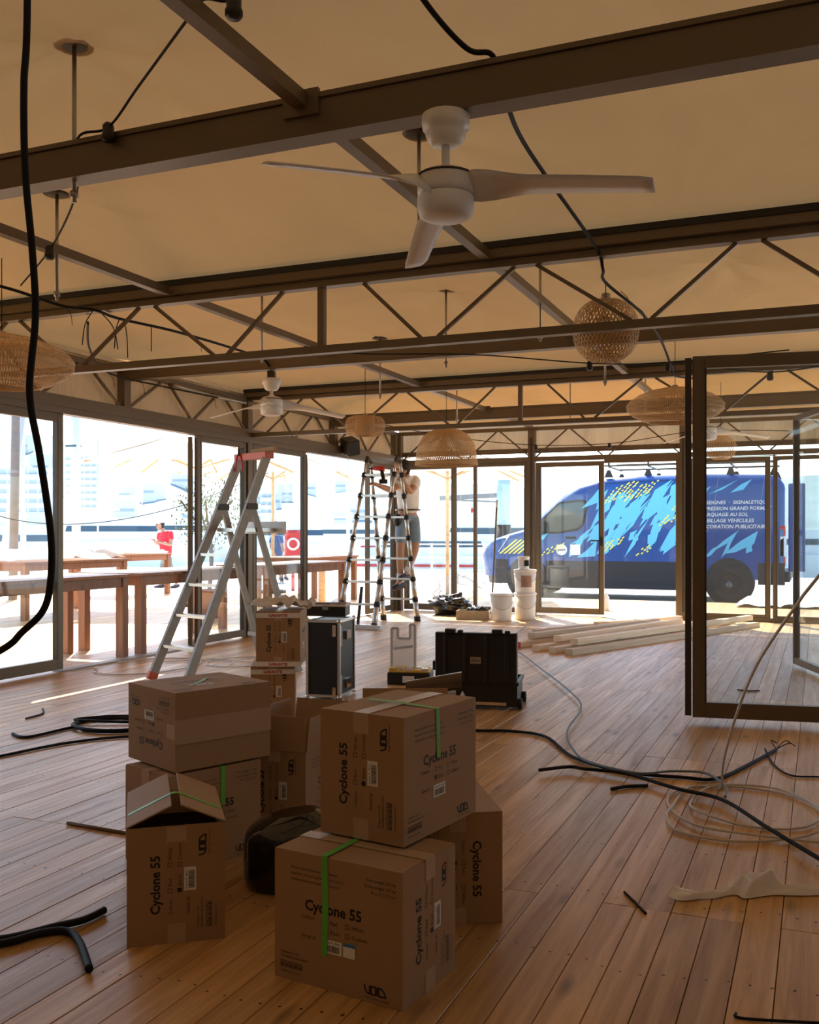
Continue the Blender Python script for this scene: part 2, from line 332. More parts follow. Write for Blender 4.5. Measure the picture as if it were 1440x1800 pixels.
def truss(y,label):
    t=thing('roof_truss',label,'truss',(0,y,0),0,'latticed roof trusses')
    MB().box(XL,XR,-.03,.03,2.215,2.26).build('bottom_chord','steel',t)
    MB().box(XL,XR,-.035,.035,2.605,2.645).build('top_chord','steel',t)
    MB().box(XL,XR,-.075,.075,2.65,2.70).build('gutter_channel','steel',t)
    MB().box(XL,XR,-.085,.085,2.70,2.735).build('gutter_lip','gutter',t)
    for (k1,x1),(k2,x2) in zip(NODES,NODES[1:]):
        if k1==k2: continue
        MB().bar((x1+(.06 if k1=='t' else .05)*1,0,2.605 if k1=='t' else 2.26),(x2-(.06 if k2=='t' else .05),0,2.605 if k2=='t' else 2.26),.02,.02).build('web_bar','steel',t)
    for x in (-2.715,1.465): MB().box(x-.02,x+.02,-.02,.02,2.26,2.605).build('post','steel',t)
for y,l in list(zip(TRUSS,['latticed roof truss just ahead of the camera above the frame','latticed roof truss in the foreground, passing before the woven globe lamp','latticed roof truss further back, behind the drum lamp']))[1:]: truss(y,l)
for x,l in ((-3.76,'long brown roof purlin nearer the left windows'),(-1.67,'long brown roof purlin passing behind the largest fan')):
    t=thing('roof_purlin',l,'purlin',(x,0,2.66),0,'roof purlins')
    for a,b in zip([-3.2,-1.06,.97+.1,3.12,5.25,7.3,9.43,11.48],[-1.18,.97-.1,3.0,5.05,7.18,9.23,11.36,13.45]):
        MB().box(-.026,.026,a,b,-.02,.03).build('bar','steel',t)
pi=0
def pole(x,y,zb,zt,label):
    t=thing('roof_pole',label,'pole',(x,y,0),0,'threaded poles propping the ceiling fabric')
    MB().tube([(0,0,zb),(0,0,zt)],.009,8).build('rod','zinc',t)
    MB().lathe([(.05,zt-.012),(.075,zt-.004),(.075,zt+.004),(.03,zt+.012)],20).build('disc','steel_dark',t)
    MB().lathe([(.017,zb+.02),(.017,zb+.045)],6).build('nut','zinc',t)
PL={(-2.715,3.06):'pole and disc rising from the nearest beam at upper left',(-2.715,7.24):'pole rising from the mid-room beam to a ceiling peak',(-2.715,11.42):'pole rising from the rearmost roof beam',
 (-3.76,4.105):'pole and disc through the left purlin near the hanging black cable',(-3.76,6.195):'pole through the left purlin above the fan with a loose canopy',(-1.67,4.105):'pole and disc just behind the largest fan',(-1.67,6.195):'pole on the middle purlin left of the globe lamp',
 (-3.76,8.285):'pole above the small drum lamp',(-1.67,8.285):'pole above and left of the right saucer lamp',(-3.76,10.375):'pole left of the dome lamp cord',(-1.67,10.375):'short pole far back between truss and last beam'}
for (x,y) in POLES_B+POLES_P:
    if (x,y) in PL: pole(x,y,2.40 if (x,y) in POLES_P else 2.46,zc(x,y)-.012,PL[(x,y)])
# ---- left wall and back wall framework
wl=struct(MB().box(XL-.05,XL+.05,YF,YB,2.15,2.205).build('wall_left','steel'),'left window wall of brown steel posts and lattice header','wall')
MB().box(XL-.035,XL+.06,YF,YB,2.205,2.30).build('header','steel',wl)
MB().box(XL-.03,XL+.03,YF,YB,2.61,2.66).build('top_chord','steel',wl)
va=MB(); va.grid(lambda u,v:(XL-.05+.012*math.sin(u*90),YF+(YB-YF)*u,2.30+.44*v),260,3); va.build('fabric_valance','valance_fabric',wl)
MB().tube(smooth_path([(XL+.06,7.9,2.59),(XL+.07,8.6,2.57),(XL+.06,9.2,2.58)],4),.018,8).build('conduit','zinc',wl)
for y in [-1.12,.97,3.06,5.15,7.24,9.33,11.42,13.40]:
    full=y in(9.33,13.40,.97,-1.12)
    MB().box(XL-.04,XL+.04,y-.045,y+.045,0 if full else 2.3,2.62).build('post','steel',wl)
    if y>13: continue
    for a,b,k in [(.06,.55,1),(.67,1.03,0),(1.07,1.5,1),(1.62,2.03,0)]:
        MB().bar((XL,y+a,2.30 if k else 2.61),(XL,y+b,2.61 if k else 2.30),.022).build('web_bar','steel',wl)
blocker.build('added_sun_blocker','valance_fabric',wl,'stuff')
MB().box(XL-.06,XL+.05,6.4,8.4,-.02,.012).build('door_track','alu_worn',wl)
MB().box(XL-.06,XL+.05,10.65,12.45,-.02,.012).build('door_track','alu_worn',wl)
wb=struct(MB().box(XL,XR,YB-.03,YB+.03,2.17,2.235).build('wall_back','steel'),'back window wall of brown steel posts and lattice header','wall')
MB().box(XL,XR,YB-.03,YB+.03,2.61,2.66).build('top_chord','steel',wb)
MB().box(XL,XR,YB+.02,YB+.05,2.29,2.36).build('rail','steel',wb)
va=MB(); va.grid(lambda u,v:(XL+(XR-XL)*u,YB+.06+.015*math.sin(u*120),2.30+.44*v),260,3); va.build('fabric_valance','valance_fabric',wb)
for x in [XL+.03,-3.76,-1.67,.42,XR]:
    MB().box(x-.05,x+.05,YB-.05,YB+.05,.0,2.62).build('post','steel',wb)
    MB().box(x-.015,x+.015,YB-.06,YB-.05,.1,2.5).build('post_groove','steel_dark',wb)
    if x>2: continue
    for a,b,k in [(.06,.5,1),(.56,1.0,0),(1.09,1.53,1),(1.59,2.03,0)]:
        MB().bar((x+a,YB,2.235 if k else 2.61),(x+b,YB,2.61 if k else 2.235),.02).build('web_bar','steel',wb)
MB().box(-1.6,XR,YB-.04,YB+.04,0,.05).build('sill','steel',wb)
wr=struct(MB().box(XR-.05,XR+.05,YF,YB,2.15,2.62).build('wall_right','steel'),'right wall header of brown steel, outside the picture','wall')
for y in [-3.1,-1.12,3.06,7.24,11.42]: MB().box(XR-.05,XR+.05,y-.05,y+.05,0,2.15).build('post','steel',wr)
MB().box(XR,XR+.04,YF,7.24,0,2.15).build('fabric_wall','plain_canvas',wr)
MB().box(XL-.04,XL,YF,2.9,0,2.15).build('fabric_wall','plain_canvas',wl)  # added unseen panel closing off the near left windows to dim the near room
wf=struct(MB().box(XL,XR,YF-.06,YF,0,2.9).build('wall_front','plain_canvas'),'plain fabric wall behind the camera','wall')

def leaf(name,loc,rz,W,Hh,label,fw=.055,z0=.02,split=None,handle=None,glass='glass',cat='door',structure=True,dark=False):
    """framed glass leaf: local x along its width, y through its thickness"""
    o=bpy.data.objects.new(name,None); COL.objects.link(o); o.location=loc; o.rotation_euler=(0,0,rz); tag(o,label,cat)
    if structure: o['kind']='structure'
    T=.022; S='steel'
    for a in (0,W-fw): MB().box(a,a+fw,-T,T,z0,Hh,None,.004).build('stile',S,o)
    for a,b in ((z0,z0+fw*1.25),(Hh-fw,Hh)): MB().box(fw,W-fw,-T*.98,T*.98,a,b).build('rail',S,o)
    for x in (split or []): MB().box(x-fw*.45,x+fw*.45,-T,T,z0+fw*1.25,Hh-fw).build('mullion',S,o)
    MB().box(fw-.008,W-fw+.008,-.004,.004,z0+fw,Hh-fw+.008).build('glass_pane',glass,o)
    for x in (fw,W-fw): MB().box(x-.006,x+.006,-T-.003,T+.003,z0+fw*1.25,Hh-fw).build('gasket','steel_dark',o)
    if handle:
        h=MB().box(handle-.015,handle+.015,-T-.012,-T,.98,1.10); h.build('handle_plate','black_plastic',o)
        MB().bar((handle,-T-.03,1.05),(handle-.13,-T-.045,1.05),.018).build('handle','black_plastic',o)
    return o
# left wall leaves
leaf('window_1',(XL,3.2,0),R(90),3.24,2.15,'tall glass sliding panel at far left, behind the hanging black cable',.07,.02,[1.9])
leaf('window_2',(XL,8.36,0),R(90),.92,2.15,'narrow glass panel behind the aluminium stepladder',.06)
for i,y in enumerate((8.30,)):
    leaf('door_1',(XL-.03,y,0),R(125),.85,2.13,'folded open glass door leaf beside the table outside',.06,.02)
leaf('window_3',(XL,9.42,0),R(90),1.22,2.15,'glass panel between stepladder and telescopic ladder',.06,.02)
leaf('door_2',(XL-.03,10.72,0),R(118.5),.8,2.13,'second folded glass door leaf, left of the telescopic ladder',.06,.02)
leaf('window_4',(XL,12.42,0),R(90),.95,2.15,'glass panel beside the back left corner post',.06)
# back wall leaves
leaf('window_5',(XL+.12,YB,0),0,.83,2.17,'glass leaf behind the man on the ladder',.07)
leaf('window_6',(-4.98,YB+.03,0),0,1.16,2.17,'glass panel behind the paint buckets',.055,.02,[.36])
leaf('door_3',(-3.70,YB,0),R(-1.5),.97,2.15,'brown framed glass door standing before the blue van',.065,.03,None,.935)
MB().box(-2.73,-1.72,YB-.03,YB+.03,2.12,2.17).build('lintel','steel',wb)
MB().box(-1.77,-1.72,YB-.03,YB+.03,0,2.12).build('jamb','steel',wb)
leaf('window_7',(-1.60,YB,0),0,1.02,2.15,'glass panel showing the van lettering',.06)
leaf('window_8',(-.55,YB,0),0,.92,2.15,'glass panel in front of the van tail lamp',.05)
# big loose leaf at right, inside the room
d1=leaf('glass_door_leaf',(-.715,6.21,.0),R(8.6),1.25,2.235,'large brown framed glass leaf standing open at the right',.075,.03,None,None,'dusty_glass','door leaf',False)
MB().box(-.045,-.008,-.025,.025,.04,2.225).build('edge_post','steel_dark',d1)
d2=leaf('glass_door_leaf',(-.19,9.09,.0),R(-71),.95,2.16,'slimmer glass leaf turned edgeways behind the large one',.045,.03,None,None,'glass','door leaf',False)

# ================================================================== cartons with print
CW,CD,CH=.39,.27,.33
def frame_print(W,Hh,side):
    """lettering of one carton face in text space: x to the right, y up, origin at the lower left; returns dark, soft, white, blue meshes"""
    a,b,c,dd=MB(),MB(),MB(),MB()
    P=lambda u,v:(u*W,(1-v)*Hh)
    if not side:
        x,y=P(.25,.42); put_text(a,'Cyclone 55',x,y,.038,.0011)
        for s_,u,v,f in (('Red',.40,.50,0),('Black',.40,.57,1),('White',.57,.50,0),('Custom',.57,.57,0)):
            chk(a,*P(u,v),.012,f); x,y=P(u+.05,v); put_text(b,s_,x,y+.001,.0145)
        for s_,v in (('Colour:',.49),('Serial #:',.64)): x,y=P(.22,v); put_text(b,s_,x,y,.0145)
        x,y=P(.385,.715); barcode(a,c,x,y,.062,.034); 
        for i,s_ in enumerate(('Always consult the user guide before','operation. All user guides can be found at','voidacoustics.com/support-documents')): x,y=P(.135,.12+.045*i); put_text(b,s_,x,y,.0098)
        for i,s_ in enumerate(('Nett weight: 5.0 kg','Gross weight: 6.5 kg','39 x 27 x 33 cm')): x,y=P(.95,.10+.045*i); put_text(b,s_,x,y,.011,0,None,'RIGHT')
        vx,vy=P(.72,.935); vs_=.062; dx,dy=P(.05,.80)
    else:
        x,y=P(.255,.33); put_text(a,'Cyclone 55',x,y,.036,.0011)
        for s_,u,v,f in (('Red',.43,.455,0),('Black',.43,.555,1),('White',.65,.455,0),('Custom',.65,.555,0)):
            chk(a,*P(u,v),.0125,f); x,y=P(u+.055,v); put_text(b,s_,x,y+.001,.0145)
        for s_,v in (('Colour:',.455),('Serial #:',.635)): x,y=P(.245,v); put_text(b,s_,x,y,.0145)
        x,y=P(.44,.70); barcode(a,c,x,y,.066,.033)
        vx,vy=P(.735,.80); vs_=.058; dx,dy=P(.115,.73)
    # the logo: rounded open V, O, I, D drawn as strokes
    st=.0042; k=vs_/4
    def stroke(pts): 
        for p,q in zip(pts,pts[1:]):
            p=Vector(p);q=Vector(q);n=(q-p).normalized();m=Vector((-n.y,n.x))*st/2; p=p-n*st*.3;q=q+n*st*.3
            a.add([(p+m).to_3d(),(p-m).to_3d(),(q-m).to_3d(),(q+m).to_3d()],[(0,1,2,3)])
    h=k*1.25
    stroke([(vx,vy+h),(vx+k*.12,vy+h*.45),(vx+k*.42,vy+h*.1),(vx+k*.95,vy),(vx+k*.95,vy+h)])
    x=vx+k*1.25; stroke([(x,vy),(x+k*.8,vy),(x+k*.8,vy+h),(x,vy+h),(x,vy-.001)])
    x=vx+k*2.35; stroke([(x,vy),(x,vy+h)])
    x=vx+k*2.65; stroke([(x,vy),(x+k*1.3,vy),(x+k*1.1,vy+h*.5),(x+k*.6,vy+h*.95),(x,vy+h),(x,vy)])
    put_text(b,'Hear. Feel. Connect.',vx,vy-.0125,.0088)
    for i,s_ in enumerate(('Designed in UK','Manufactured in China')): put_text(b,s_,dx,dy-.011*i,.0095)
    for i in range(5):
        x=dx+.0145*i; y=dy-.036
        a.add([(x,y,0),(x+.012,y,0),(x+.012,y+.016,0),(x,y+.016,0),(x+.0015,y+.0015,0),(x+.0105,y+.0015,0),(x+.0105,y+.0145,0),(x+.0015,y+.0145,0)],[(0,1,5,4),(1,2,6,5),(2,3,7,6),(3,0,4,7)])
        a.add([(x+.003,y+.003,0),(x+.009,y+.003,0),(x+.006,y+.013,0)],[(0,1,2)])
    put_text(b,'voidacoustics.com',dx,dy-.049,.0085)
    return a,b,c
def chk(a,x,y,s,f):
    if f: a.add([(x,y,0),(x+s,y,0),(x+s,y+s,0),(x,y+s,0)],[(0,1,2,3)]); return
    t=.0014; a.add([(x,y,0),(x+s,y,0),(x+s,y+s,0),(x,y+s,0),(x+t,y+t,0),(x+s-t,y+t,0),(x+s-t,y+s-t,0),(x+t,y+s-t,0)],[(0,1,5,4),(1,2,6,5),(2,3,7,6),(3,0,4,7)])
def barcode(a,c,x,y,w_,h_):
    c.add([(x,y,0),(x+w_,y,0),(x+w_,y+h_,0),(x,y+h_,0)],[(0,1,2,3)])
    rr=random.Random(3); u=x+.006
    while u<x+w_-.008:
        b_=rr.choice((.0008,.0014,.002)); a.add([(u,y+.004,.0002),(u+b_,y+.004,.0002),(u+b_,y+.021,.0002),(u,y+.021,.0002)],[(0,1,2,3)]); u+=b_+rr.choice((.0008,.0014))
    v,f=text_geo('Cyclone 55 - Black',.0068,.0001); a.add(v,f,Matrix.Translation((x+.004,y+h_-.0085,.0002)))
PM=frame_print(CW,CH,False); PS=frame_print(CH,CD,True)
e=.0006
FM=[Matrix.Translation((-CW/2,-CD/2-e,0))@Matrix.Rotation(PI/2,4,'X'), Matrix.Translation((CW/2,CD/2+e,0))@Matrix.Rotation(PI,4,'Z')@Matrix.Rotation(PI/2,4,'X')]
# side faces: text x axis runs up the box
def side_m(sx):
    n=Vector((sx,0,0)); tx=Vector((0,0,1)); ty=n.cross(tx)
    m=Matrix((tx,ty,n)).transposed().to_4x4(); m.translation=Vector((sx*(CW/2+e),0,0))-ty*CD/2; return m
FS=[side_m(1),side_m(-1)]
def mesh_of(name,parts,material):
    m=MB()
    for mb,M in parts: m.add(mb.v,mb.f,M)
    me=bpy.data.meshes.new(name); me.from_pydata(m.v,[],m.f); me.materials.append(MAT[material]); return me
PRINT={'main':[mesh_of('print_main',[(PM[0],FM[0]),(PM[0],FM[1])],'ink'),mesh_of('print_main',[(PM[1],FM[0]),(PM[1],FM[1])],'ink_soft'),mesh_of('label_main',[(PM[2],FM[0]),(PM[2],FM[1])],'label_white')],
       'side':[mesh_of('print_side',[(PS[0],FS[0]),(PS[0],FS[1])],'ink'),mesh_of('print_side',[(PS[1],FS[0]),(PS[1],FS[1])],'ink_soft'),mesh_of('label_side',[(PS[2],FS[0]),(PS[2],FS[1])],'label_white')]}
def strip(pts,w_,wd):
    """flat tape of width w_ laid along pts; wd is the width direction"""
    m=MB(); wd=Vector(wd).normalized()*w_/2; P=[Vector(p) for p in pts]; vs=[]
    for p in P: vs+=[tuple(p-wd),tuple(p+wd)]
    m.add(vs,[(2*i,2*i+1,2*i+3,2*i+2) for i in range(len(P)-1)]); return m
def carton(label,loc,rz,flaps=None,M=None,green=None,main_on=True,tape=True):
    t=thing('carton',label,'box',loc,rz,'brown speaker cartons')
    if M is not None: t.matrix_world=M
    X,Y,Z=CW/2,CD/2,CH; th=.004
    b=MB(); b.box(-X,X,-Y,Y,0,th)
    b.box(-X,X,-Y,-Y+th,th,Z); b.box(-X,X,Y-th,Y,th,Z); b.box(-X,-X+th,-Y+th,Y-th,th,Z); b.box(X-th,X,-Y+th,Y-th,th,Z)
    b.build('body','card',t)
    for k in ('main','side'):
        for me,nm in zip(PRINT[k],('print','fine_print','barcode_labels')):
            o=link(nm,me,None,t); o['kind']='stuff'
    # flaps: (hinge side, angle from closed, length)
    fl_=flaps or {'-y':(0,Y-.002),'+y':(0,Y-.002)}
    for k,(ang,ln) in fl_.items():
        f=MB(); ww=(X-.002) if k[1]=='y' else (Y-.002)
        f.box(-ww,ww,0,ln,0,.004)
        a={'-y':0,'+y':PI,'-x':-PI/2,'+x':PI/2}[k]; off=Y if k[1]=='y' else X
        Mx=Matrix.Rotation(a,4,'Z')@Matrix.Translation((0,-off,Z))@Matrix.Rotation(R(ang),4,'X')
        g=MB().add(f.v,f.f,Mx).build('flap','card',t)
    if not flaps and tape:
        strip([(-X-.001,0,Z-.05),(-X-.001,0,Z+.0055),(0,0,Z+.006),(X+.001,0,Z+.0055),(X+.001,0,Z-.05)],.05,(0,1,0)).build('packing_tape','card_tape',t)
    strip([(-X-.001,0,.055),(-X-.001,0,-.0004),(X+.001,0,-.0004),(X+.001,0,.055)],.05,(0,1,0)).build('packing_tape','card_tape',t)
    if flaps:
        for sx in (-1,1): strip([(sx*(X+.001),0,Z-.045),(sx*(X+.001),0,Z-.002)],.055,(0,1,0)).build('torn_tape','card_tape',t)
    for g in (green or []): strip(g[0],.019,g[1]).build('green_tape','green_tape',t)
    return t
Xh,Yh,Zt=CW/2,CD/2,CH+.0085
carton('front carton with green tape down its face and a blue-topped sticker',(-1.101,2.334,0),R(-8),None,None,[([(-.04,.06,Zt),(-.035,-Yh-.002,Zt),(-.032,-Yh-.002,.20),(-.036,-Yh-.002,.085)],(1,0,0))])
fb=bpy.context.scene.objects[-1] if False else None
MB().add([(.0+.022,-Yh-.0015,.095),(.058,-Yh-.0015,.095),(.058,-Yh-.0015,.131),(.022,-Yh-.0015,.131)],[(0,1,2,3)],Matrix.LocRotScale((-1.101,2.334,0),Matrix.Rotation(R(-8),3,'Z').to_quaternion(),None)).build('sticker_tmp','label_white')
MB().add([(.022,-Yh-.002,.122),(.058,-Yh-.002,.122),(.058,-Yh-.002,.131),(.022,-Yh-.002,.131)],[(0,1,2,3)],Matrix.LocRotScale((-1.101,2.334,0),Matrix.Rotation(R(-8),3,'Z').to_quaternion(),None)).build('sticker_tmp','label_blue')
front=[o for o in COL.objects if o.get('label','').startswith('front carton')][0]
for o in [o for o in COL.objects if o.name.startswith('sticker_tmp')]:
    o.data.transform(Matrix.LocRotScale((-1.101,2.334,0),Matrix.Rotation(R(-8),3,'Z').to_quaternion(),None).inverted()); o.parent=front; o.name='sticker'
carton('carton stacked on top of the front one, green tape folded over its edge',(-1.091,2.545,CH+.012),R(80.4),None,None,[([(-.03,.09,Zt+.003),(-.03,-.0,Zt+.003),(-.025,-Yh-.002,Zt-.004),(-.02,-Yh-.002,.20)],(1,0,0))])
carton('upside-down carton standing behind the front pair, at their right',(-1.082,2.883,CH),0,None,Matrix.Translation((-1.082,2.883,CH+.001))@Matrix.Rotation(R(-59),4,'Z')@Matrix.Rotation(PI,4,'X'),[([(.0,.04,-.001),(.19,.04,-.001)],(0,1,0))])
carton('leftmost carton with raised flaps taped together in green',(-1.792,2.448,0),R(-51.8),{'-y':(24,.134),'+y':(24,.134),'-x':(-30,.1)},None,[([(.07,-Yh+.002,CH+.006),(.07,-.013,CH+.0605),(.07,.0,CH+.063),(.07,.013,CH+.0605),(.07,Yh-.002,CH+.006)],(1,0,0))])
carton('carton at the bottom of the left stack, green tape on its long face',(-2.074,2.951,0),R(68.3),None,None,[([(.03,-.02,Zt-.002),(.03,-Yh-.002,Zt-.004),(.03,-Yh-.002,.20)],(1,0,0))])
m=Matrix(((.405,-.0,-.914),(.914,0,.405),(0,-1,0))).to_4x4(); m.translation=Vector((-1.934,2.934,CH+.012+.135))
tl=carton('carton lying on its side on the left stack, print upside down',(0,0,0),0,None,m,[([(-.08,-Yh-.002,.10),(.0,-Yh-.002,.16),(.06,-Yh-.002,.22)],(1,0,0))],True,False)
strip([(-Xh-.003,0,.0),(-Xh-.003,0,-.003),(Xh+.002,0,-.003)],.085,(0,1,0)).build('wide_tape','card_tape',tl)
carton('open carton with upright flaps in the middle of the group',(-1.912,3.435,0),R(-90),{'-y':(96,.13),'+y':(96,.13),'-x':(100,.13),'+x':(86,.13)})
carton('open carton holding glossy black speakers, behind the front pair',(-1.66,3.93,0),R(24),{'-y':(100,.13),'+y':(112,.13),'-x':(128,.13),'+x':(118,.13)})
far_=[]
far_.append(carton('upper carton of the small stack near the flight case, sealed in red print tape',(-3.132,5.404,CH+.011),R(-67.3)))
far_.append(carton('lower carton of the small stack near the flight case',(-3.20,5.42,0),R(-62)))
for i,c_ in enumerate(far_):
    for z in ((.012,CH-.02) if i==0 else (CH-.03,)):
        strip([(Xh+.0025,-Yh,z),(Xh+.0025,Yh,z)],.03,(0,0,1)).build('printed_tape','label_white',c_)
        k=MB(); T=Matrix.Translation((Xh+.0032,0,z-.009))@Matrix(((0,0,1),(1,0,0),(0,1,0))).to_4x4(); put_text(k,'GARANTIE',0,0,.024,.001,T,'CENTER'); k.build('red_lettering','red_ink',c_,'stuff')
fo=MB(); rr=random.Random(5)
fo.grid(lambda u,v:((u-.5)*.34*(1+.2*math.sin(v*9)),(v-.5)*.26*(1+.2*math.sin(u*7)),.045*math.exp(-8*((u-.5)**2+(v-.5)**2))+.05*noise.noise(Vector((u*7,v*7,3)))+.025),26,20,Matrix.Translation((-3.13,5.40,2*CH+.022))@Matrix.Rotation(.4,4,'Z'))
tag(fo.build('foil_sheet','foil'),'crumpled silver foil bag on the small carton stack','foil bag')
# ---- glossy black speakers
def cyclone(label,loc,rz,s=1,rot=None):
    t=thing('speaker',label,'speaker',loc,rz,'glossy black speakers',rot)
    def sf(u,v):
        a=2*PI*u; z=v; r=(1-max(0,(v-.62)/.38)**2.6*.55)*(.88+.12*min(1,v/.15)**.5)
        sx=math.copysign(abs(math.cos(a))**.75,math.cos(a)); sy=math.copysign(abs(math.sin(a))**.75,math.sin(a))
        return (.165*s*r*sx,.125*s*r*sy,(.235*v+.018*sx*max(0,v-.4))*s)
    b=MB().grid(sf,40,22); b.add([sf(i/40,1) for i in range(40)],[tuple(range(40))]); b.add([sf(i/40,0) for i in range(40)],[tuple(range(39,-1,-1))]); b.build('shell','black_gloss',t)
    MB().lathe([(.07*s,.0),(.075*s,.004),(.075*s,.008),(.068*s,.010)],28,Matrix.Translation((.02,-.135*s,.12*s))@Matrix.Rotation(R(90),4,'X')).build('grille_ring','black_plastic',t)
    return t
cyclone('glossy black rounded speaker on the floor between the cartons',(-1.60,2.84,0),R(25))
cyclone('glossy black speaker lying in the open carton',(-1.66,3.93,.17),R(24),.9)
lp=MB(); lp.grid(lambda u,v:((u-.5)*.27,(v-.5)*.14,.05*math.sin(v*PI)+.05*u+.008),12,8); lp.grid(lambda u,v:((u-.5)*.27,(v-.5)*.14,.05*math.sin(v*PI)+.05*u),12,8)
o=lp.build('leather_pouch','leather'); o.location=(-1.72,4.42,.38); o.rotation_euler=(R(12),0,R(20)); tag(o,'glossy dark brown curved panel sticking up behind the cartons','panel')
o=MB().box(-.10,.10,-.07,.07,0,.38).build('carton_block','card'); o.location=(-1.72,4.44,0); o.rotation_euler=(0,0,R(20)); tag(o,'small plain carton hidden beneath the dark brown panel','box')

# ================================================================== ceiling fans
def fan(label,loc,rz,loose=False):
    t=thing('ceiling_fan',label,'ceiling fan',loc,rz,'white three-blade ceiling fans')
    zc_=-.03 if loose else 0
    MB().lathe([(.072,zc_),(.079,zc_-.004),(.080,zc_-.03),(.077,zc_-.048),(.069,zc_-.052),(.067,zc_-.068),(.058,zc_-.09),(.046,zc_-.101),(.02,zc_-.102)],36).build('canopy','white_plastic',t)
    MB().lathe([(.014,zc_-.09),(.014,-.165),(.03,-.18),(.05,-.186)],20).build('down_rod','white_plastic',t)
    MB().lathe([(.05,-.185),(.082,-.196),(.093,-.212),(.094,-.25),(.092,-.27)],40).build('motor_housing','white_plastic',t)
    MB().lathe([(.094,-.203),(.0965,-.205),(.0965,-.208),(.094,-.21)],40).build('seam_ring','steel_dark',t)
    MB().lathe([(.09,-.272),(.0945,-.278),(.0945,-.312),(.088,-.335),(.07,-.345),(0,-.347)],40).build('light_cover','white_paint',t)
    if loose: MB().box(-.05,.05,-.03,.03,-.03,.03).build('mount_bracket','steel_dark',t)
    b=MB(); st=[]
    for i in range(15):
        s_=i/14; x=.07+.61*s_; ch=.125*(1-.28*s_) if s_>.12 else .10+.2*s_; pit=-R(42*(1-min(1,s_/.35))**1.3+13); dz=-.225-.075*s_**1.2-.02
        off=-.02*s_
        ring=[]
        for (c_,h) in ((-.5,0),(-.3,.006),(.1,.007),(.5,.001),(.5,-.001),(.1,-.004),(-.3,-.004)):
            yy=c_*ch; zz=h; ring.append((x,(yy*math.cos(pit)-zz*math.sin(pit))+off,dz+yy*math.sin(pit)+zz*math.cos(pit)))
        st.append(ring)
    st[-1]=[(x-.004,y*.86,z) for x,y,z in st[-1]]; n=7
    vs=[p for r_ in st for p in r_]; fs=[(i*n+j,i*n+(j+1)%n,(i+1)*n+(j+1)%n,(i+1)*n+j) for i in range(14) for j in range(n)]+[tuple(range(n)),tuple(range(14*n,15*n))]
    me=MB().add(vs,fs,None,True)
    first=None
    for k in range(3):
        if first is None: first=me.build('blade','white_plastic',t); o=first
        else: o=first.copy(); COL.objects.link(o); o.parent=t
        o.rotation_euler=(0,0,k*2*PI/3)
    return t
fan('largest white ceiling fan on the nearest beam',(-1.143,3.045,2.542),R(2.7))
f2=fan('white ceiling fan with a loose canopy above the stepladder',(-4.30,7.24,2.50),R(-67.3),True)
MB().tube(smooth_path([(0,0,.02),(.02,0,.06),(-.01,.02,.09)]),.006,6).build('wire','cable_black',f2)
fan('far white ceiling fan seen through the large glass leaf',(-1.147,11.42,2.542),R(22.7))

# ================================================================== woven lamps
def lamp(label,loc,prof,N_,twist,top,kind='bamboo',rings=0,wd=.0035,inner=None):
    """prof: (r,z) from top to bottom relative to the lamp centre; twist 0 gives radial canes"""
    t=thing('woven_lamp',label,'pendant lamp',loc,0,'woven pendant lamps')
    P=smooth_path([(r,0,z) for r,z in prof],4); m=MB()
    for dr in ((1,-1) if twist else (1,)):
        for k in range(N_):
            vs=[]
            for i,p in enumerate(P):
                a=2*PI*k/N_+dr*twist*i/(len(P)-1); r=max(p.x,.002)+(.0008 if dr>0 else -.0008)*(1 if (i+k)%2 else -1); da=wd/max(r,.02)
                vs+=[(r*math.cos(a-da),r*math.sin(a-da),p.z),(r*math.cos(a+da),r*math.sin(a+da),p.z)]
            m.add(vs,[(2*i,2*i+1,2*i+3,2*i+2) for i in range(len(P)-1)])
    m.build('weave',kind,t,'stuff')
    if rings:
        g=MB(); step=max(1,len(P)//rings)
        for p in P[::step]+[P[-1]]: g.tube([(max(p.x,.01)*math.cos(a),max(p.x,.01)*math.sin(a),p.z) for a in [2*PI*j/40 for j in range(41)]],.003,5,None,False)
        g.build('hoops',kind,t,'stuff')
    zt=P[0].z
    MB().lathe([(.025,zt-.01),(.025,zt+.03),(.012,zt+.035)],16).build('socket_cap','zinc',t)
    top=top or zc(loc[0],loc[1])
    MB().tube([(0,0,zt+.03),(0,0,top-loc[2])],.003,6).build('cord','cable_black',t)
    if inner: MB().lathe(inner,28,None,True,True).build('inner_sleeve','rattan',t)
    return t
G=[(.03,.175),(.09,.162),(.14,.125),(.172,.07),(.184,0),(.172,-.07),(.145,-.12),(.10,-.158),(.07,-.168)]
lamp('round woven globe lamp on a black cord',(-1.095,5.45,2.28),G,44,1.5,2.55)
lamp('far woven lamp seen through the large glass leaf, below the far fan',(-1.08,12.2,2.17),[(r*.98,z*.85) for r,z in G],34,1.5,0)
S=[(.05,.15),(.16,.145),(.30,.10),(.40,.04),(.43,-.01),(.40,-.07),(.30,-.13),(.24,-.15)]
lamp('wide woven saucer lamp cut by the left edge of the picture',(-4.648,4.6,2.215),S,150,0,0,'rattan',9)
lamp('wide woven saucer lamp partly behind the large glass leaf',(-1.135,8.6,2.245),[(r*.95,z*.95) for r,z in S],150,0,0,'rattan',9)
lamp('dome-shaped woven lamp near the ladder',(-3.67,9.8,2.07),[(.03,.20),(.12,.19),(.22,.14),(.29,.05),(.32,-.06),(.336,-.175),(.336,-.19)],90,.9,0,'rattan',5,.004)
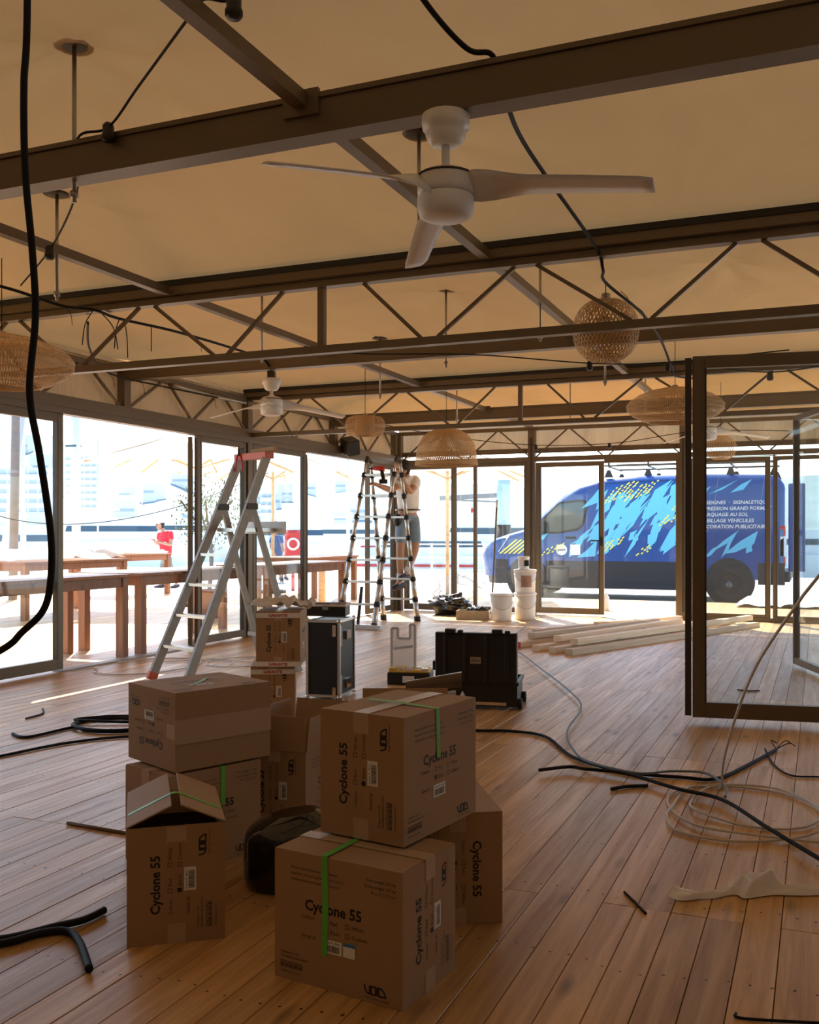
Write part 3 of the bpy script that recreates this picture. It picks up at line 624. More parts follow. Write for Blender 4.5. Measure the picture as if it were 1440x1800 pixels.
lamp('small flattened drum lamp with a pale middle band',(-4.204,8.9,2.228),[(.10,.095),(.16,.09),(.195,.045),(.203,0),(.195,-.045),(.16,-.09),(.10,-.095)],60,.5,0,'rattan',4,.003,[(.095,.094),(.1,.0),(.095,-.094)])

# ================================================================== ladders
def W(lat,d,z):
    c,s=math.cos(R(22.69)),math.sin(R(22.69)); return Vector((lat*c-d*s,lat*s+d*c,z))
def PXD(px,py,d): return W((px-720)/1722*d,d,1.155+(937-py)*d/1722)
lo=Vector((-4.853,6.327,0)); lu=Vector((.931,-.364,0)); lv=Vector((.366,.931,0))
L_=thing('stepladder','aluminium platform stepladder with orange top cap by the left windows','ladder',lo)
def lp_(u,v,z): return lu*u+lv*v+Vector((0,0,z))
wb_,wt_=.49,.36
def rail_pt(side,z): 
    f=z/1.80; w_=wb_+(wt_-wb_)*f; c_=wb_/2; return lp_(c_+side*w_/2,.82*f,z)
for sd in (-1,1):
    MB().bar(rail_pt(sd,.03),rail_pt(sd,1.80),.028,.072,lv).build('front_rail','alu_worn',L_)
    MB().bar(rail_pt(sd,.0)+Vector((0,0,.0)),rail_pt(sd,.055),.034,.08,lv).build('rubber_foot','orange_plastic' if sd<0 else 'black_rubber',L_)
    a=rail_pt(sd,1.37)+lv*.03; b=lp_(wb_/2+sd*.25,1.10,.0)
    MB().bar(a,b,.024,.05,lv).build('rear_leg','alu_worn',L_)
    MB().bar(a-lv*.06,a+lv*.04,.05,.05).build('hinge','steel_dark',L_)
for z in (.26,.50,.74,.98):
    a,b=rail_pt(-1,z),rail_pt(1,z); MB().bar(a+lv*.01,b+lv*.01,.075,.022).build('tread','alu',L_)
MB().bar(rail_pt(-1,1.18)+lv*.20+Vector((0,0,-.0)),rail_pt(1,1.18)+lv*.20,.30,.03).build('platform','alu',L_)
MB().bar(rail_pt(-1,1.20)-lu*.03+lv*.36,rail_pt(1,1.20)+lu*.10+lv*.36,.02,.10).build('platform_edge','white_plastic',L_)
MB().bar(rail_pt(-1,1.79)-lu*.03,rail_pt(1,1.79)+lu*.03,.09,.05).build('top_cap','orange_plastic',L_)
MB().bar(rail_pt(-1,.30)+lv*.80,rail_pt(1,.30)+lv*.80,.02,.03).build('rear_brace','alu_worn',L_)
pl=thing('pliers','red-handled pliers hung on the stepladder top','pliers',lo+rail_pt(-1,1.79)+lu*.05-lv*.055)
for sx,c_ in ((-.012,-.03),(.012,.035)): MB().tube(smooth_path([(sx,0,.02),(c_*.9,0,-.05),(c_,0,-.12)]),.008,8).build('handle','red_plastic',pl)
MB().tube([(0,0,.01),(0,0,.09)],[.012,.006],8).build('jaw','steel_dark',pl)
pb=MB().bar(lo+rail_pt(-1,1.83)+lu*.14,lo+rail_pt(1,1.84)+lu*.09,.04,.035).build('wood_stick','card'); tag(pb,'short wooden stick lying on the stepladder top cap','stick')
# telescopic ladder
TT=thing('telescopic_ladder','silver telescopic double ladder with black collars','ladder',(0,0,0))
FLc,FRc=W(-.88,11.98,0),W(-.43,11.76,0); RLc,RRc=W(-.345,13.07,0),W(.105,12.85,0); Tl,Tr=W(-.535,12.6,2.06),W(-.155,12.42,2.06)
tops={'FL':Tl-Vector((0,.05,0)),'FR':Tr-Vector((0,.05,0)),'RL':Tl+Vector((.02,.05,0)),'RR':Tr+Vector((.02,.05,0))}
rails={'FL':(FLc,tops['FL']),'FR':(FRc,tops['FR']),'RL':(RLc,tops['RL']),'RR':(RRc,tops['RR'])}
def rp(k,f): a,b=rails[k]; return a+(b-a)*f
FR_=[.14,.27,.40,.53,.66,.79,.92]
for k in rails:
    q=[0]+FR_+[1]
    for i in range(len(q)-1):
        r=.034-.0022*i; MB().tube([rp(k,q[i]),rp(k,q[i+1])],r,12).build('tube_section','alu',TT)
    for f in FR_: MB().tube([rp(k,f-.012),rp(k,f+.012)],.040-.008*f,12).build('collar','black_plastic',TT)
    MB().tube([rp(k,0)-Vector((0,0,0)),rp(k,.03)],.042,12).build('foot','black_rubber',TT)
for a,b in (('FL','FR'),('RL','RR')):
    for f in FR_: MB().bar(rp(a,f),rp(b,f),.045,.026).build('rung','alu',TT)
for a,b in (('FL','RL'),('FR','RR')): MB().tube([rp(a,1),rp(a,1)+Vector((0,.03,.06)),rp(b,1)],.028,10).build('top_hinge','steel_dark',TT)
MB().bar(FLc+(FLc-FRc)*.1+Vector((0,-.05,.03)),FRc+(FRc-FLc)*.25+Vector((0,-.05,.03)),.06,.05).build('stabiliser_bar','alu',TT)
MB().bar((FLc+FRc)/2+Vector((.02,.02,.02)),rp('FL',.24)*.5+rp('FR',.24)*.5,.03,.03).build('strut','black_plastic',TT)
# cordless drill hanging on the ladder
D=thing('cordless_drill','black and red cordless drill hung at the top of the telescopic ladder','drill',tuple(PXD(668,832,12.25)),R(22.69))
MB().tube([(-.09,0,.06),(.0,0,.06),(.06,0,.06)],[.02,.032,.032],12).build('motor','red_plastic',D)
MB().bar((.02,0,.05),(.045,0,-.08),.035,.045).build('grip','black_plastic',D)
MB().box(-.01,.095,-.035,.035,-.13,-.075,None,.01).build('battery','black_plastic',D)
MB().tube([(-.09,0,.06),(-.13,0,.06)],[.016,.012],10).build('chuck','steel_dark',D)

# ================================================================== people
def skin_geo(nodes_,edges,sub=1):
    me=bpy.data.meshes.new('sk'); me.from_pydata([n[0] for n in nodes_],edges,[]); o=bpy.data.objects.new('sk',me); COL.objects.link(o)
    o.modifiers.new('s','SKIN'); sv=me.skin_vertices[0].data
    for i,n in enumerate(nodes_): r=n[1] if isinstance(n[1],tuple) else (n[1],n[1]); sv[i].radius=r; sv[i].use_root=(i==0)
    ss=o.modifiers.new('u','SUBSURF'); ss.levels=sub; ss.render_levels=sub
    dg=bpy.context.evaluated_depsgraph_get(); dg.update(); m2=bpy.data.meshes.new_from_object(o.evaluated_get(dg))
    r=([tuple(v.co) for v in m2.vertices],[tuple(p.vertices) for p in m2.polygons]); bpy.data.objects.remove(o); bpy.data.meshes.remove(m2); bpy.data.meshes.remove(me); return r
def person(label,J,face,shirt,shorts,skin='skin',hat=None,hair=True,long_pants=False,sock=True,shoe='shoe'):
    """J: world joints; face: unit vector the face looks along"""
    base=Vector((J['pelvis'].x,J['pelvis'].y,0)); t=thing('person',label,'person',base); J={k:v-base for k,v in J.items()}
    b=MB(); N_=[];E_=[]; ix={}
    def nd(k,p,r): ix[k]=len(N_); N_.append((tuple(p),r)); return ix[k]
    def ed(a,c): E_.append((ix[a],ix[c]))
    nd('pelvis',J['pelvis'],.10); nd('spine',(J['pelvis']+J['chest'])/2,.09); ed('pelvis','spine')
    nd('chest',J['chest'],.10); ed('spine','chest'); nd('neck',J['neck'],.055); ed('chest','neck')
    nd('head0',J['neck'].lerp(J['head'],.45),.055); ed('neck','head0')
    for s in 'LR':
        nd('sh'+s,J['shoulder'+s],.058); ed('chest','sh'+s); nd('el'+s,J['elbow'+s],.042); ed('sh'+s,'el'+s)
        nd('fa'+s,J['elbow'+s].lerp(J['hand'+s],.35),.042); ed('el'+s,'fa'+s); nd('wr'+s,J['elbow'+s].lerp(J['hand'+s],.88),.027); ed('fa'+s,'wr'+s)
        hd=(J['hand'+s]-J['elbow'+s]).normalized(); nd('pa'+s,J['hand'+s]+hd*.05,(.042,.02)); ed('wr'+s,'pa'+s)
        nd('hip'+s,J['hip'+s],.085); ed('pelvis','hip'+s); nd('kn'+s,J['knee'+s],.058); ed('hip'+s,'kn'+s)
        nd('ca'+s,J['knee'+s].lerp(J['ankle'+s],.3),.057); ed('kn'+s,'ca'+s); nd('an'+s,J['ankle'+s],.038); ed('ca'+s,'an'+s); nd('toe'+s,J['toe'+s],.035); ed('an'+s,'toe'+s)
    v,f=skin_geo(N_,E_,2); b.add(v,f,None,True)
    # head: skull, jaw, nose, ears; eyes at half height
    fx=Vector(face).normalized(); up=(J['head']-J['neck']).normalized(); up=(up-fx*up.dot(fx)).normalized(); rt=fx.cross(up)
    HM=Matrix((rt,fx,up)).transposed().to_4x4(); HM.translation=J['head']
    b.ell((0,0,.02),(.074,.092,.10),20,HM); b.ell((0,.028,-.055),(.056,.062,.06),16,HM); b.ell((0,.098,-.012),(.013,.02,.022),10,HM); b.ell((0,.088,-.062),(.026,.012,.008),10,HM)
    for s in (-1,1): b.ell((s*.077,-.005,-.008),(.012,.02,.03),10,HM)
    # hands: four fingers of different lengths and a thumb, curled
    for s in 'LR':
        hd=(J['hand'+s]-J['elbow'+s]).normalized(); side=hd.cross(Vector((0,0,1)));  side=side.normalized() if side.length>.1 else Vector((1,0,0)); dn=side.cross(hd)
        p0=J['hand'+s]+hd*.055
        for i,(o_,l) in enumerate(((-.03,.062),(-.01,.072),(.01,.068),(.03,.052))):
            a=p0+side*o_; c_=a+hd*l*.5-dn*.006; e_=c_+hd*l*.3-dn*l*.45
            b.tube(smooth_path([a-hd*.01,a+hd*l*.25,c_,e_],3),[.009]*9+[.007],7)
        a=J['hand'+s]+hd*.01+side*.03; b.tube(smooth_path([a,a+side*.03+hd*.02,a+side*.035+hd*.05-dn*.02],3),.0095,7)
    b.build('body',skin,t)
    ey=MB()
    for s in (-1,1): ey.ell((s*.03,.083,.004),(.012,.008,.007),8,HM)
    ey.build('eyes','hair',t,'stuff')
    if hair: 
        h=MB(); h.ell((0,-.014,.042),(.080,.092,.088),20,HM); h.ell((0,-.05,-.005),(.07,.05,.07),16,HM); h.build('hair','hair',t)
    if hat: 
        h=MB(); h.ell((0,-.005,.055),(.083,.100,.072),20,HM); h.build('cap','cap_cream',t); h=MB(); h.ell((0,.11,.045),(.06,.065,.010),16,HM); h.build('cap_visor','cap_cream',t)
        g=MB(); g.box(-.07,.07,.082,.096,-.008,.018,HM); g.build('sunglasses','black_plastic',t)
    # clothing
    N_=[];E_=[];ix={}
    nd('a',J['pelvis']+(J['pelvis']-J['chest'])*.10,.165); nd('b',(J['pelvis']+J['chest'])/2,.15); ed('a','b'); nd('c',J['chest'],.155); ed('b','c'); nd('d',J['chest'].lerp(J['neck'],.75),.075); ed('c','d')
    for s in 'LR': nd('s'+s,J['shoulder'+s],.082); ed('c','s'+s); nd('m'+s,J['shoulder'+s].lerp(J['elbow'+s],.62),.072); ed('s'+s,'m'+s)
    v,f=skin_geo(N_,E_,2); MB().add(v,f,None,True).build('shirt',shirt,t)
    N_=[];E_=[];ix={}
    nd('a',J['pelvis'].lerp(J['chest'],.12),.145); nd('b',J['pelvis']-Vector((0,0,.03)),.155); ed('a','b')
    for s in 'LR': 
        nd('h'+s,J['hip'+s],.102); ed('b','h'+s); e0=J['hip'+s].lerp(J['knee'+s],.98 if long_pants else .95); nd('k'+s,e0,.078); ed('h'+s,'k'+s)
        if long_pants: nd('z'+s,J['knee'+s].lerp(J['ankle'+s],.92),.055); ed('k'+s,'z'+s)
    v,f=skin_geo(N_,E_,2); MB().add(v,f,None,True).build('shorts' if not long_pants else 'trousers',shorts,t)
    for s in 'LR':
        d_=(J['toe'+s]-J['ankle'+s]); d_.z=0; d_.normalize(); q=J['toe'+s]
        sh=MB(); h0=q-d_*.16; sh.tube([h0-d_*.03+Vector((0,0,.02)),h0+Vector((0,0,.03)),q-d_*.05+Vector((0,0,.015)),q+d_*.03,q+d_*.07],[.035,.05,.046,.04,.018],12); sh.build('shoe',shoe,t)
        if sock: MB().tube([J['ankle'+s]-Vector((0,0,.02)),J['ankle'+s].lerp(J['knee'+s],.22)],[.046,.05],12).build('sock','sock',t)
    return t
def mk(d): return {k:PXD(*v) for k,v in d.items()}
J=mk({'pelvis':(717,903,13.2),'chest':(720,857,13.18),'neck':(714,838,13.1),'head':(709,824,13.03),
 'shoulderL':(733,846,13.22),'elbowL':(722,866,12.93),'handL':(710,846,12.78),'shoulderR':(706,846,13.05),'elbowR':(688,862,12.86),'handR':(660,851,12.55),
 'hipL':(726,912,13.22),'kneeL':(731,962,13.06),'ankleL':(716,1007,13.02),'toeL':(706,1017,12.90),'hipR':(707,912,13.15),'kneeR':(704,962,12.98),'ankleR':(704,1020,13.06),'toeR':(696,1033,12.98)})
pm_=person('person in white T-shirt and denim shorts working on the telescopic ladder',J,(W(-1,-.35,0)),'shirt_white','denim')
bp=pm_.location; MB().tube([J['pelvis']-bp+Vector((math.cos(a)*.165,math.sin(a)*.14,.05)) for a in [2*PI*i/24 for i in range(25)]],.012,6).build('tool_belt','leather',pm_)
MB().ell(J['hipR']-bp+W(-.06,-.1,-.02),(.06,.05,.09),12).build('belt_pouch','black_plastic',pm_)
J=mk({'pelvis':(292,981,24),'chest':(290,947,24),'neck':(286,932,24),'head':(282,923,24),'shoulderL':(300,938,23.9),'elbowL':(301,958,23.75),'handL':(279,953,23.6),'shoulderR':(281,938,24.15),'elbowR':(279,957,24.2),'handR':(270,949,23.9),
 'hipL':(295,985,23.93),'kneeL':(301,1008,23.95),'ankleL':(311,1026,24.1),'toeL':(304,1032,24),'hipR':(288,985,24.1),'kneeR':(285,1010,24.05),'ankleR':(284,1027,24.05),'toeR':(276,1032,24)})
person('person in red polo shirt, cream cap and sunglasses walking outside',J,W(-1,-.2,0),'shirt_red','khaki',hat=True,long_pants=False,sock=False)
J=mk({'pelvis':(489,980,27),'chest':(486,953,27),'neck':(484,942,27),'head':(482,934,27),'shoulderL':(493,946,26.9),'elbowL':(497,963,26.8),'handL':(500,975,26.5),'shoulderR':(478,946,27.1),'elbowR':(476,962,27),'handR':(482,972,26.7),
 'hipL':(492,984,26.9),'kneeL':(503,985,26.6),'ankleL':(501,1010,26.6),'toeL':(505,1018,26.4),'hipR':(485,984,27.1),'kneeR':(495,987,26.7),'ankleR':(492,1011,26.7),'toeR':(496,1019,26.5)})
person('person in dark blue clothes sitting far outside behind the glass',J,W(.4,-1,0),'shirt_blue','shirt_blue')
so_=PXD(489,990,27); st_=thing('stool','small plain stool under the far seated person','stool',(so_.x,so_.y,-.2)); MB().lathe([(.17,.44),(.17,.47)],20).build('seat','table_wood',st_)
for a in (0,1,2,3): MB().bar((.11*math.cos(a*PI/2),.11*math.sin(a*PI/2),.44),(.15*math.cos(a*PI/2),.15*math.sin(a*PI/2),0),.03).build('leg','table_wood',st_)

# ================================================================== cases and tools on the floor
fc=thing('flight_case','tall black flight case with aluminium edges standing on end','flight case',tuple(W((582-720)/1722*6.95,6.95,0)),R(22.69-14))
w2,d2_,h2=.115,.17,.545
MB().box(-w2,w2,-d2_,d2_,.02,h2,None,.004).build('body','black_plastic',fc)
for sx in (-1,1):
    for sy in (-1,1): MB().box(sx*w2-.009,sx*w2+.009,sy*d2_-.009,sy*d2_+.009,.02,h2).build('edge_profile','alu',fc)
for z in (.02,h2-.01): 
    for sy in (-1,1): MB().box(-w2,w2,sy*d2_-.008,sy*d2_+.008,z,z+.016).build('edge_profile','alu',fc)
    for sx in (-1,1): MB().box(sx*w2-.008,sx*w2+.008,-d2_,d2_,z,z+.016).build('edge_profile','alu',fc)
for sx in (-1,1):
    for sy in (-1,1):
        for z in (.02,h2): MB().ell((sx*w2,sy*d2_,z),(.017,.017,.017),10).build('corner_ball','chrome',fc)
for z in (.1,.44): MB().box(.115,.122,-.16,-.12,z-.07,z+.07).build('hinge','alu_worn',fc); MB().box(w2,w2+.02,-.05,.05,z-.03,z+.03).build('catch','chrome',fc)
for z in (.06,.49): MB().box(w2-.045,w2-.02,-d2_-.012,-d2_-.002,z-.05,z+.03).build('latch_plate','chrome',fc)
tr=thing('open_case','small open black case with pale rim on the flight case','case',tuple(W((577-720)/1722*6.95,6.95,h2+.028)),R(22.69-6))
b=MB(); b.box(-.14,.14,-.10,.10,0,.012); 
for a in ((-.14,.14,-.10,-.09),(-.14,.14,.09,.10),(-.14,-.13,-.09,.09),(.13,.14,-.09,.09)): b.box(*a,.012,.075)
b.build('tray','black_plastic',tr)
for a in ((-.145,.145,-.106,-.096),(-.145,.145,.096,.106),(-.145,-.135,-.096,.096),(.135,.145,-.096,.096)): MB().box(*a,.068,.084).build('rim','cap_cream',tr)
MB().box(-.02,.02,-.112,-.105,.045,.075).build('clasp','alu_worn',tr)
o=MB().grid(lambda u,v:((u-.5)*.09+.02*math.sin(v*7),.03*math.sin(u*PI*2+v*3),.11*v*(1-abs(u-.5)*1.2)),10,10).build('plastic_bag','clear_plastic'); o.location=tuple(W((590-720)/1722*6.9,6.92,h2+.045)); tag(o,'clear plastic bag sticking up from the small open case','plastic bag')
tb=thing('tool_organiser','black and yellow tool organiser with clear lid standing open','tool box',tuple(W((722-720)/1722*7.5,7.55,0)),R(22.69-8))
MB().box(-.165,.165,-.12,.12,0,.095,None,.008).build('base','black_plastic',tb)
MB().box(-.155,.155,-.11,.11,.095,.105).build('tray_rim','yellow_plastic',tb)
rr=random.Random(2)
for i in range(10):
    x=-.13+.062*(i%5); y=-.05+.1*(i//5); MB().box(x-.025,x+.025,y-.04,y+.04,.105,.112+rr.random()*.012).build('compartment','clear_plastic' if i%3 else 'yellow_plastic',tb)
MB().box(-.045,.045,-.128,-.12,.02,.07).build('catch','label_white',tb)
lid=MB().prism([(-.165,0),(-.055,0),(.02,0),(.02,.34),(-.02,.34),(-.02,.23),(-.115,.23),(-.115,.31),(-.165,.31)],-.006,.006,Matrix.Translation((0,.11,.10))@Matrix.Rotation(R(90),4,'X')).build('clear_lid','clear_plastic',tb)
for p,q in (((-.165,0),(-.165,.31)),((.02,0),(.02,.34)),((-.165,.31),(-.115,.31)),((-.115,.31),(-.115,.23)),((-.115,.23),(-.02,.23)),((-.02,.23),(-.02,.34)),((-.02,.34),(.02,.34)),((-.15,.15),(.0,.17))):
    MB().bar((p[0],.11,.10+p[1]),(q[0],.11,.10+q[1]),.02,.012,(0,1,0)).build('lid_rib','white_plastic',tb)
bc=thing('equipment_case','open black wheeled equipment case, lid towards the camera','equipment case',(-2.073,6.08,0),R(11))
MB().box(-.265,.265,0,.012,.17,.50,None,.005).build('lid_face','black_plastic',bc)
b=MB(); b.box(-.27,-.25,.0,.07,.17,.5,None,.008); b.box(.25,.27,.0,.07,.17,.5,None,.008); b.box(-.27,.27,.0,.07,.48,.5,None,.006); b.build('lid_rim','black_plastic',bc)
for x in (-.2,-.07,.07,.2): MB().box(x-.012,x+.012,-.012,.004,.18,.49,None,.004).build('lid_rib','black_plastic',bc)
for x in (-.17,.14): 
    MB().box(x-.035,x+.035,-.008,.05,.495,.525,None,.006).build('latch','black_plastic',bc); MB().box(x+.05,x+.085,-.004,.03,.495,.518,None,.005).build('latch_tab','black_plastic',bc)
MB().box(-.035,.035,-.010,.002,.30,.345).build('name_plate','alu_worn',bc)
k=MB(); put_text(k,'EVision',0,0,.018,.0004,Matrix.Translation((0,-.0108,.317))@Matrix.Rotation(PI/2,4,'X'),'CENTER'); k.build('plate_lettering','ink',bc,'stuff')
b=MB(); b.box(-.27,.27,.02,.40,.02,.035); 
for a in ((-.27,.27,.02,.035),(-.27,.27,.385,.40),(-.27,-.255,.035,.385),(.255,.27,.035,.385)): b.box(*a,.035,.175)
b.build('base','black_plastic',bc)
MB().box(-.285,.285,.01,.41,.165,.18).build('base_rim','black_plastic',bc) if False else None
for a in ((-.28,.28,.012,.028),(-.28,.28,.39,.408),(-.28,-.262,.028,.39),(.262,.28,.028,.39)): MB().box(*a,.16,.182).build('base_rim','black_plastic',bc)
for y in (.06,.36): MB().lathe([(.012,-.015),(.036,-.013),(.036,.013),(.012,.015)],20,Matrix.Translation((.285,y,.036))@Matrix.Rotation(R(90),4,'Y')).build('wheel','black_rubber',bc)
MB().box(-.02,.2,.008,.02,.03,.05).build('handle_bar','chrome',bc)
MB().box(-.30,-.27,.08,.2,.24,.30).build('side_handle','black_plastic',bc)
o=MB().box(-.06,.06,-.09,.09,0,.002).build('paper_sheet','label_white'); o.location=(-2.50,5.72,.001); o.rotation_euler=(0,0,.5); tag(o,'white paper slip on the floor behind the cartons','paper')

# ================================================================== lumber
lb=Vector((-2.30,9.22,0)); u_=Vector((.372,.928,0)); n_=Vector((.928,-.372,0))
LUM=[((-2.18,9.10),(-.71,12.76),0,'thick beam at the front of the lumber pile'),((-2.36,9.20),(-1.0,12.85),0,'second beam from the front of the lumber pile'),((-2.55,9.30),(-1.35,12.6),0,'third beam from the front of the lumber pile'),((-2.82,9.50),(-2.05,11.94),0,'board with a red painted end in the lumber pile'),((-2.98,10.83),(-2.55,11.8),0,'shortest board, lying left of the lumber pile'),((-2.53,12.0),(-1.70,13.35),0,'board lying nearest the glass door'),
 ((-2.20,9.42),(-.80,12.95),1,'topmost long beam of the lumber pile, ending behind the glass leaf'),((-2.42,9.62),(-1.55,12.15),1,'upper beam in the middle of the lumber pile'),((-2.74,9.80),(-1.80,12.0),1,'slanting upper board on the left of the lumber pile')]
for (x0,y0),(x1,y1),ly,lab in LUM:
    ln=math.hypot(x1-x0,y1-y0); o=thing('lumber',lab,'board',(x0,y0,.066*ly),math.atan2(y1-y0,x1-x0),'loose lumber')
    MB().box(0,ln,-.045,.045,.0,.06,None,.003).build('board','lumber',o)
    if 'red' in lab: MB().box(-.002,.03,-.046,.046,-.0,.0615).build('painted_end','red_plastic',o)

# ================================================================== paint buckets, bags
def bucket(label,loc,r=.145,h=.36,pic=False):
    t=thing('bucket',label,'bucket',loc,R(22.69),'white paint buckets')
    MB().lathe([(r*.90,0),(r*.92,.005),(r,h-.02),(r*.96,h-.02),(0,h-.03)],32).build('body','bucket_white',t)
    MB().lathe([(r*1.0,h-.035),(r*1.06,h-.03),(r*1.07,h-.008),(r*1.0,h),(0,h)],32).build('lid','white_plastic',t)
    if h>.2: MB().tube(smooth_path([(r*1.03,0,h-.06),(r*.75,-r*.95,h*.55),(0,-r*1.12,h*.42),(-r*.75,-r*.95,h*.55),(-r*1.03,0,h-.06)],6),.003,6).build('wire_handle','zinc',t)
    if pic: MB().grid(lambda u,v:(r*1.0*math.sin((u-.5)*1.0),-r*1.0*math.cos((u-.5)*1.0),h*.25+h*.5*v),8,2).build('picture_label','picture',t)
    return t
bucket('front white paint bucket with wire handle',(-3.875,12.42,0)); bucket('bottom paint bucket of the stack by the door post',(-3.62,12.66,0)); bucket('upper paint bucket of the stack, with a picture label',(-3.62,12.66,.362),.145,.31,True)
sm=bucket('small white tin on top of the bucket stack',(-3.64,12.66,.674),.075,.17); MB().box(.0,.06,-.078,-.074,.04,.12).build('dark_label','black_plastic',sm)
t=thing('long_pole','thin brown pole leaning up from the paint buckets','pole',(-4.05,12.62,0)); MB().tube([(-.03,0,.012),(.03,.05,1.5)],.012,8).build('shaft','bark',t); MB().tube([(.03,.05,1.5),(.034,.052,1.6)],.014,8).build('tip','white_plastic',t)
t=thing('paint_tray','shallow tan tray beside the buckets','tray',(-4.27,12.45,0),R(10)); b=MB(); b.box(-.22,.22,-.13,.13,0,.01)
for a in ((-.22,.22,-.13,-.12),(-.22,.22,.12,.13),(-.22,-.21,-.12,.12),(.21,.22,-.12,.12)): b.box(*a,.01,.12)
b.build('tray','gravel_tray',t)
def blob(name,label,cat,loc,r,material,seed,amp=.3):
    def f(u,v):
        a=2*PI*u; p=PI*v; d=Vector((math.sin(p)*math.cos(a),math.sin(p)*math.sin(a),math.cos(p))); k=1+amp*noise.noise(d*2.3+Vector((seed,0,0)))+amp*.5*noise.noise(d*6+Vector((0,seed,0)))
        return (r[0]*d.x*k,r[1]*d.y*k,max(0,r[2]*(1+d.z*k)))
    o=MB().grid(f,36,22).build(name,material); o.location=loc; return tag(o,label,cat)
blob('rubbish_bag','crumpled black rubbish bag by the back window','bag',(-4.78,12.95,0),(.26,.2,.14),'bag_black',1,.5)
blob('rubbish_bag','small black bag lying in the tan tray','bag',(-4.22,12.46,.02),(.16,.09,.075),'bag_black',4,.4)
blob('plastic_sheet','crumpled clear plastic sheeting heaped outside the back window','plastic sheet',(-5.1,14.1,0),(.36,.22,.26),'clear_plastic',9,.35)

# ================================================================== wall speaker
ws=thing('wall_speaker','black box speaker tilted on the left wall truss','speaker',(-5.66,11.53,2.29),0,None,(R(12),R(18),R(-40)))
MB().box(-.13,.13,-.09,.09,-.1,.1,None,.015).build('cabinet','black_plastic',ws); MB().box(-.115,.115,-.096,-.088,-.085,.085,None,.003).build('grille','black_rubber',ws)
MB().bar((-.12,.05,0),(-.20,.14,.03),.04).build('bracket','steel_dark',ws)

# ================================================================== cables
def cable(name,label,pts,r,material='cable_black',n=7,sm=8,group=None,cat='cable'):
    o=MB().tube(smooth_path(pts,sm),r,n).build(name,material); return tag(o,label,cat,group)
def subwire(par,name,pts,r): return MB().tube(smooth_path(pts,4),r,5).build(name,'cable_black',par)
def fz(L_,z): return [(x,y,z) for x,y in L_]
cable('hanging_cable','thick black cable hanging down the left edge in the foreground',[(-1.268,1.313,2.85),(-1.268,1.313,2.1),(-1.273,1.31,1.932),(-1.271,1.311,1.784),(-1.259,1.316,1.636),(-1.255,1.318,1.527),(-1.264,1.314,1.399),(-1.248,1.321,1.29),(-1.231,1.328,1.162),(-1.23,1.329,1.083),(-1.241,1.324,1.024),(-1.275,1.309,.984),(-1.321,1.29,.945),(-1.5,1.2,.85),(-1.7,1.0,.7)],.0062,'cable_black',10)
cable('white_cable','white cable hanging at the right down to the floor coil',[(.5,3.3,1.7),(.017,3.476,1.038),(-.071,3.547,.91),(-.212,3.813,.668),(-.321,4.201,.381),(-.387,4.499,.149),(-.41,4.60,.006),(-.47,4.62,.006)],.0055,'cable_white')
CO=[(-.47,4.62),(-.547,4.55),(-.568,4.2),(-.568,4.048),(-.494,3.876),(-.273,3.834),(-.041,4.0),(.05,4.3),(-.14,4.62),(-.429,4.63),(-.50,4.35),(-.465,4.178),(-.249,4.05),(-.05,4.12),(.0,4.4),(-.2,4.68),(-.52,4.6),(-.6,4.3),(-.45,3.98),(-.15,3.92),(.12,3.95)]
cable('cable_coil','loose coil of white cable on the floor at right',[(x,y,.006+.0025*(i%4)) for i,(x,y) in enumerate(CO)],.005,'cable_white')
cable('floor_cable','thick black cable curving from the cartons to bare wire ends',fz([(-1.9,5.38),(-1.811,5.402),(-1.639,5.456),(-1.417,5.379),(-1.151,4.935),(-.856,4.738),(-.591,4.732),(-.441,4.771),(-.313,5.153),(-.209,5.541)],.009),.0085)
lastc=[o for o in COL.objects if o.get('label','').startswith('thick black cable curving')][0]
for i,(x,y) in enumerate(((-.15,5.62),(-.17,5.68),(-.24,5.66))): subwire(lastc,'bare_wire',[(-.209,5.541,.01),(x,y,.03),(x+.03,y+.03,.012)],.003)
cable('floor_cable','black cable running to the lower right edge of the floor',fz([(-1.234,4.557),(-1.119,4.677),(-1.033,4.665),(-.841,4.65),(-.582,4.464),(-.379,4.352),(-.182,4.007),(.0,3.698),(.15,3.45)],.022),.0085)
cable('thin_cable','grey-blue cable winding from the back door to the floor coil',fz([(-3.493,12.9),(-3.18,10.9),(-2.98,9.5),(-2.62,8.95),(-2.149,7.973),(-1.657,6.925),(-1.423,6.292),(-1.324,5.5),(-1.166,4.998),(-1.027,4.78),(-.784,4.66),(-.643,4.76),(-.49,4.78),(-.384,4.56),(-.37,4.384)],.027),.006,'cable_blue')
cable('floor_cable','thin black wire at the right edge of the floor',fz([(-.266,5.547),(-.209,5.196),(-.124,4.985),(.0,5.002),(.15,5.0)],.006),.0045)
cable('floor_cable','straight black cable crossing the floor at left',fz([(-3.96,3.6),(-3.885,3.833),(-3.8,4.191),(-3.62,4.46),(-3.3,4.65)],.008),.008)
cx_,cy_=-3.88,4.72
cable('cable_coil','black cable coil on the floor left of the cartons',[(-4.256,4.293,.007),(-4.103,4.256,.008)]+[(cx_+(.24+.01*k)*math.cos(a),cy_+(.2+.008*k)*math.sin(a),.009+.006*k) for k in range(3) for a in [-2.4+2*PI*j/10 for j in range(10)]]+[(-3.6,4.9,.01)],.009)
cable('floor_cable','thick black cable ends curling in from the lower left corner',fz([(-2.3,1.95),(-2.114,2.065),(-2.05,2.18),(-1.99,2.215),(-1.903,2.166),(-1.764,2.044)],.012),.011)
cable('floor_cable','second black cable end beside the lower left corner one',fz([(-2.32,1.99),(-2.131,2.095),(-2.05,2.225),(-2.005,2.30),(-2.0,2.385)],.012),.011)
